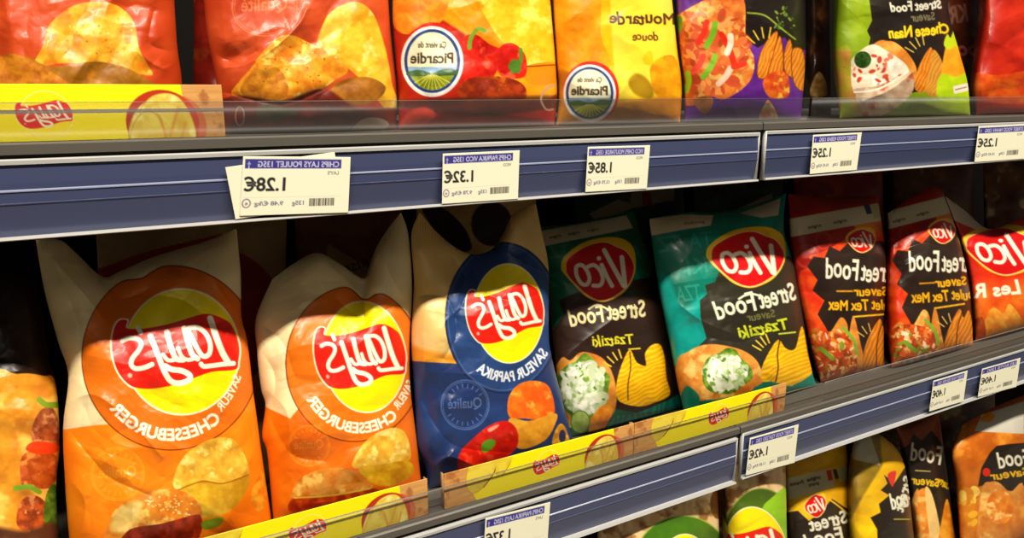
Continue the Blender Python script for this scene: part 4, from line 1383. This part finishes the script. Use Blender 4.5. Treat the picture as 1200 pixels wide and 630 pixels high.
bag('crisp_bag', 'red-orange crisp bag at the right edge of the top shelf', L=[(1156, -60), (1152, 14), (1146, 60), (1141, 100)], R=[(1246, 0)],
    T=[(1158, -146), (1200, -150), (1240, -146)], B=[(1144, 134), (1190, 133), (1246, 131)], art=art_red_top, q=1., seed=181, Yb=.064, Yt=.10, bulge=.03)


def art_dark_food(s):
    s.all(tex((60, 34, 20), (34, 20, 12), 14, 4, (120, 70, 34)))
    s.fill([(950, 112), (952, 96), (960, 84), (968, 96), (968, 112)], tex((226, 190, 120), (180, 120, 50), 5, 4))


bag('crisp_bag', 'dark brown crisp bag in the gap right of the purple kebab bag', L=[(948, 0)], R=[(972, 0)], T=[(942, -120), (960, -124), (974, -120)],
    B=[(948, 134), (974, 133)], art=art_dark_food, q=1.1, seed=191, Yb=.165, Yt=.18, bulge=.016)
bag('crisp_bag', 'brown crisp bag with pink word behind the lime green bag', L=[(1106, 0)], R=[(1160, 0)], T=[(1104, -110), (1130, -114), (1158, -110)],
    B=[(1106, 131), (1160, 130)], art=art_brown_back, q=1.1, seed=193, Yb=.165, Yt=.18, bulge=.02)
back_bag('dark red crisp bag standing in shade behind the poultry bag', [(228, -110), (290, -114), (350, -112)], [(226, 152), (350, 150)], art_back_red, 195)

# ------------------------------------------------------------------ bottom shelf
bag('crisp_bag', 'kraft coloured crisp bag with green circle, leftmost in the bottom row', L=[(700, 640)], R=[(842, 600)], T=[(712, 560), (780, 536), (836, 516)],
    B=[(716, 830), (848, 772)], art=art_kraft_a, q=1., seed=201, Yb=.042, Yt=.048, bulge=.034)
bag('crisp_bag', 'kraft coloured crisp bag with lime green corner and yellow badge', L=[(852, 610)], R=[(921, 540), (922, 620)], T=[(844, 520), (880, 504), (921, 488)],
    B=[(856, 768), (926, 736)], art=art_kraft_b, q=.9, seed=207, Yb=.040, Yt=.046, bulge=.034)
bag('crisp_bag', 'yellow and black street food bag with a cream strip, bottom row', L=[(922, 600)], R=[(994, 545), (996, 620)], T=[(922, 538), (955, 524), (990, 512)],
    B=[(932, 732), (1002, 700)], art=art_yellow_a, q=.9, seed=213, Yb=.070, Yt=.105, bulge=.026)
bag('crisp_bag', 'bright yellow street food bag with grey top, bottom row', L=[(998, 540), (996, 600)], R=[(1060, 545), (1070, 620)], T=[(1002, 512), (1018, 502), (1046, 520)],
    B=[(1006, 698), (1076, 668)], art=art_yellow_b, q=.9, seed=221, Yb=.058, Yt=.085, bulge=.03)
bag('crisp_bag', 'black street food bag with orange top and chicken print, bottom row', L=[(1058, 540), (1068, 600), (1074, 640)], R=[(1108, 540), (1116, 600)], T=[(1050, 500), (1078, 492), (1100, 482)],
    B=[(1080, 664), (1124, 646)], art=art_orange_street, q=.9, seed=231, Yb=.085, Yt=.12, bulge=.024)
bag('crisp_bag', 'amber crisp bag at the bottom right of the photo', L=[(1116, 530), (1122, 570)], R=[(1236, 560)], T=[(1128, 498), (1150, 484), (1180, 470), (1220, 456)],
    B=[(1128, 644), (1240, 590)], art=art_amber, q=.95, seed=241, Yb=.062, Yt=.09, bulge=.028)


def art_back_yellow(s):
    s.all(tex((190, 140, 30), (110, 70, 24), 16, 4))
    s.text('STREET', (1054, 520), (1032, 516), 8, (196, 186, 150), .3)
    s.text('FOOD', (1054, 532), (1034, 530), 8, (196, 186, 150), .3)


bag('crisp_bag', 'olive crisp bag behind the bright yellow street food bag', L=[], R=[], T=[(1000, 486), (1026, 480), (1062, 470)], B=[(1000, 640), (1062, 612)],
    art=art_back_yellow, q=1.3, seed=251, Yb=.185, Yt=.21, bulge=.024)
bag('crisp_bag', 'brown crisp bag behind the kraft coloured bags, bottom row', L=[], R=[], T=[(740, 540), (800, 524), (860, 504)], B=[(740, 740), (862, 700)],
    art=art_back_kraft, q=1.6, seed=253, Yb=.185, Yt=.21, bulge=.024)
bag('crisp_bag', 'dark brown crisp bag behind the amber bag, bottom row', L=[], R=[], T=[(1084, 460), (1120, 450), (1166, 440)], B=[(1084, 600), (1166, 575)],
    art=art_back_kraft, q=1.6, seed=255, Yb=.185, Yt=.21, bulge=.024)
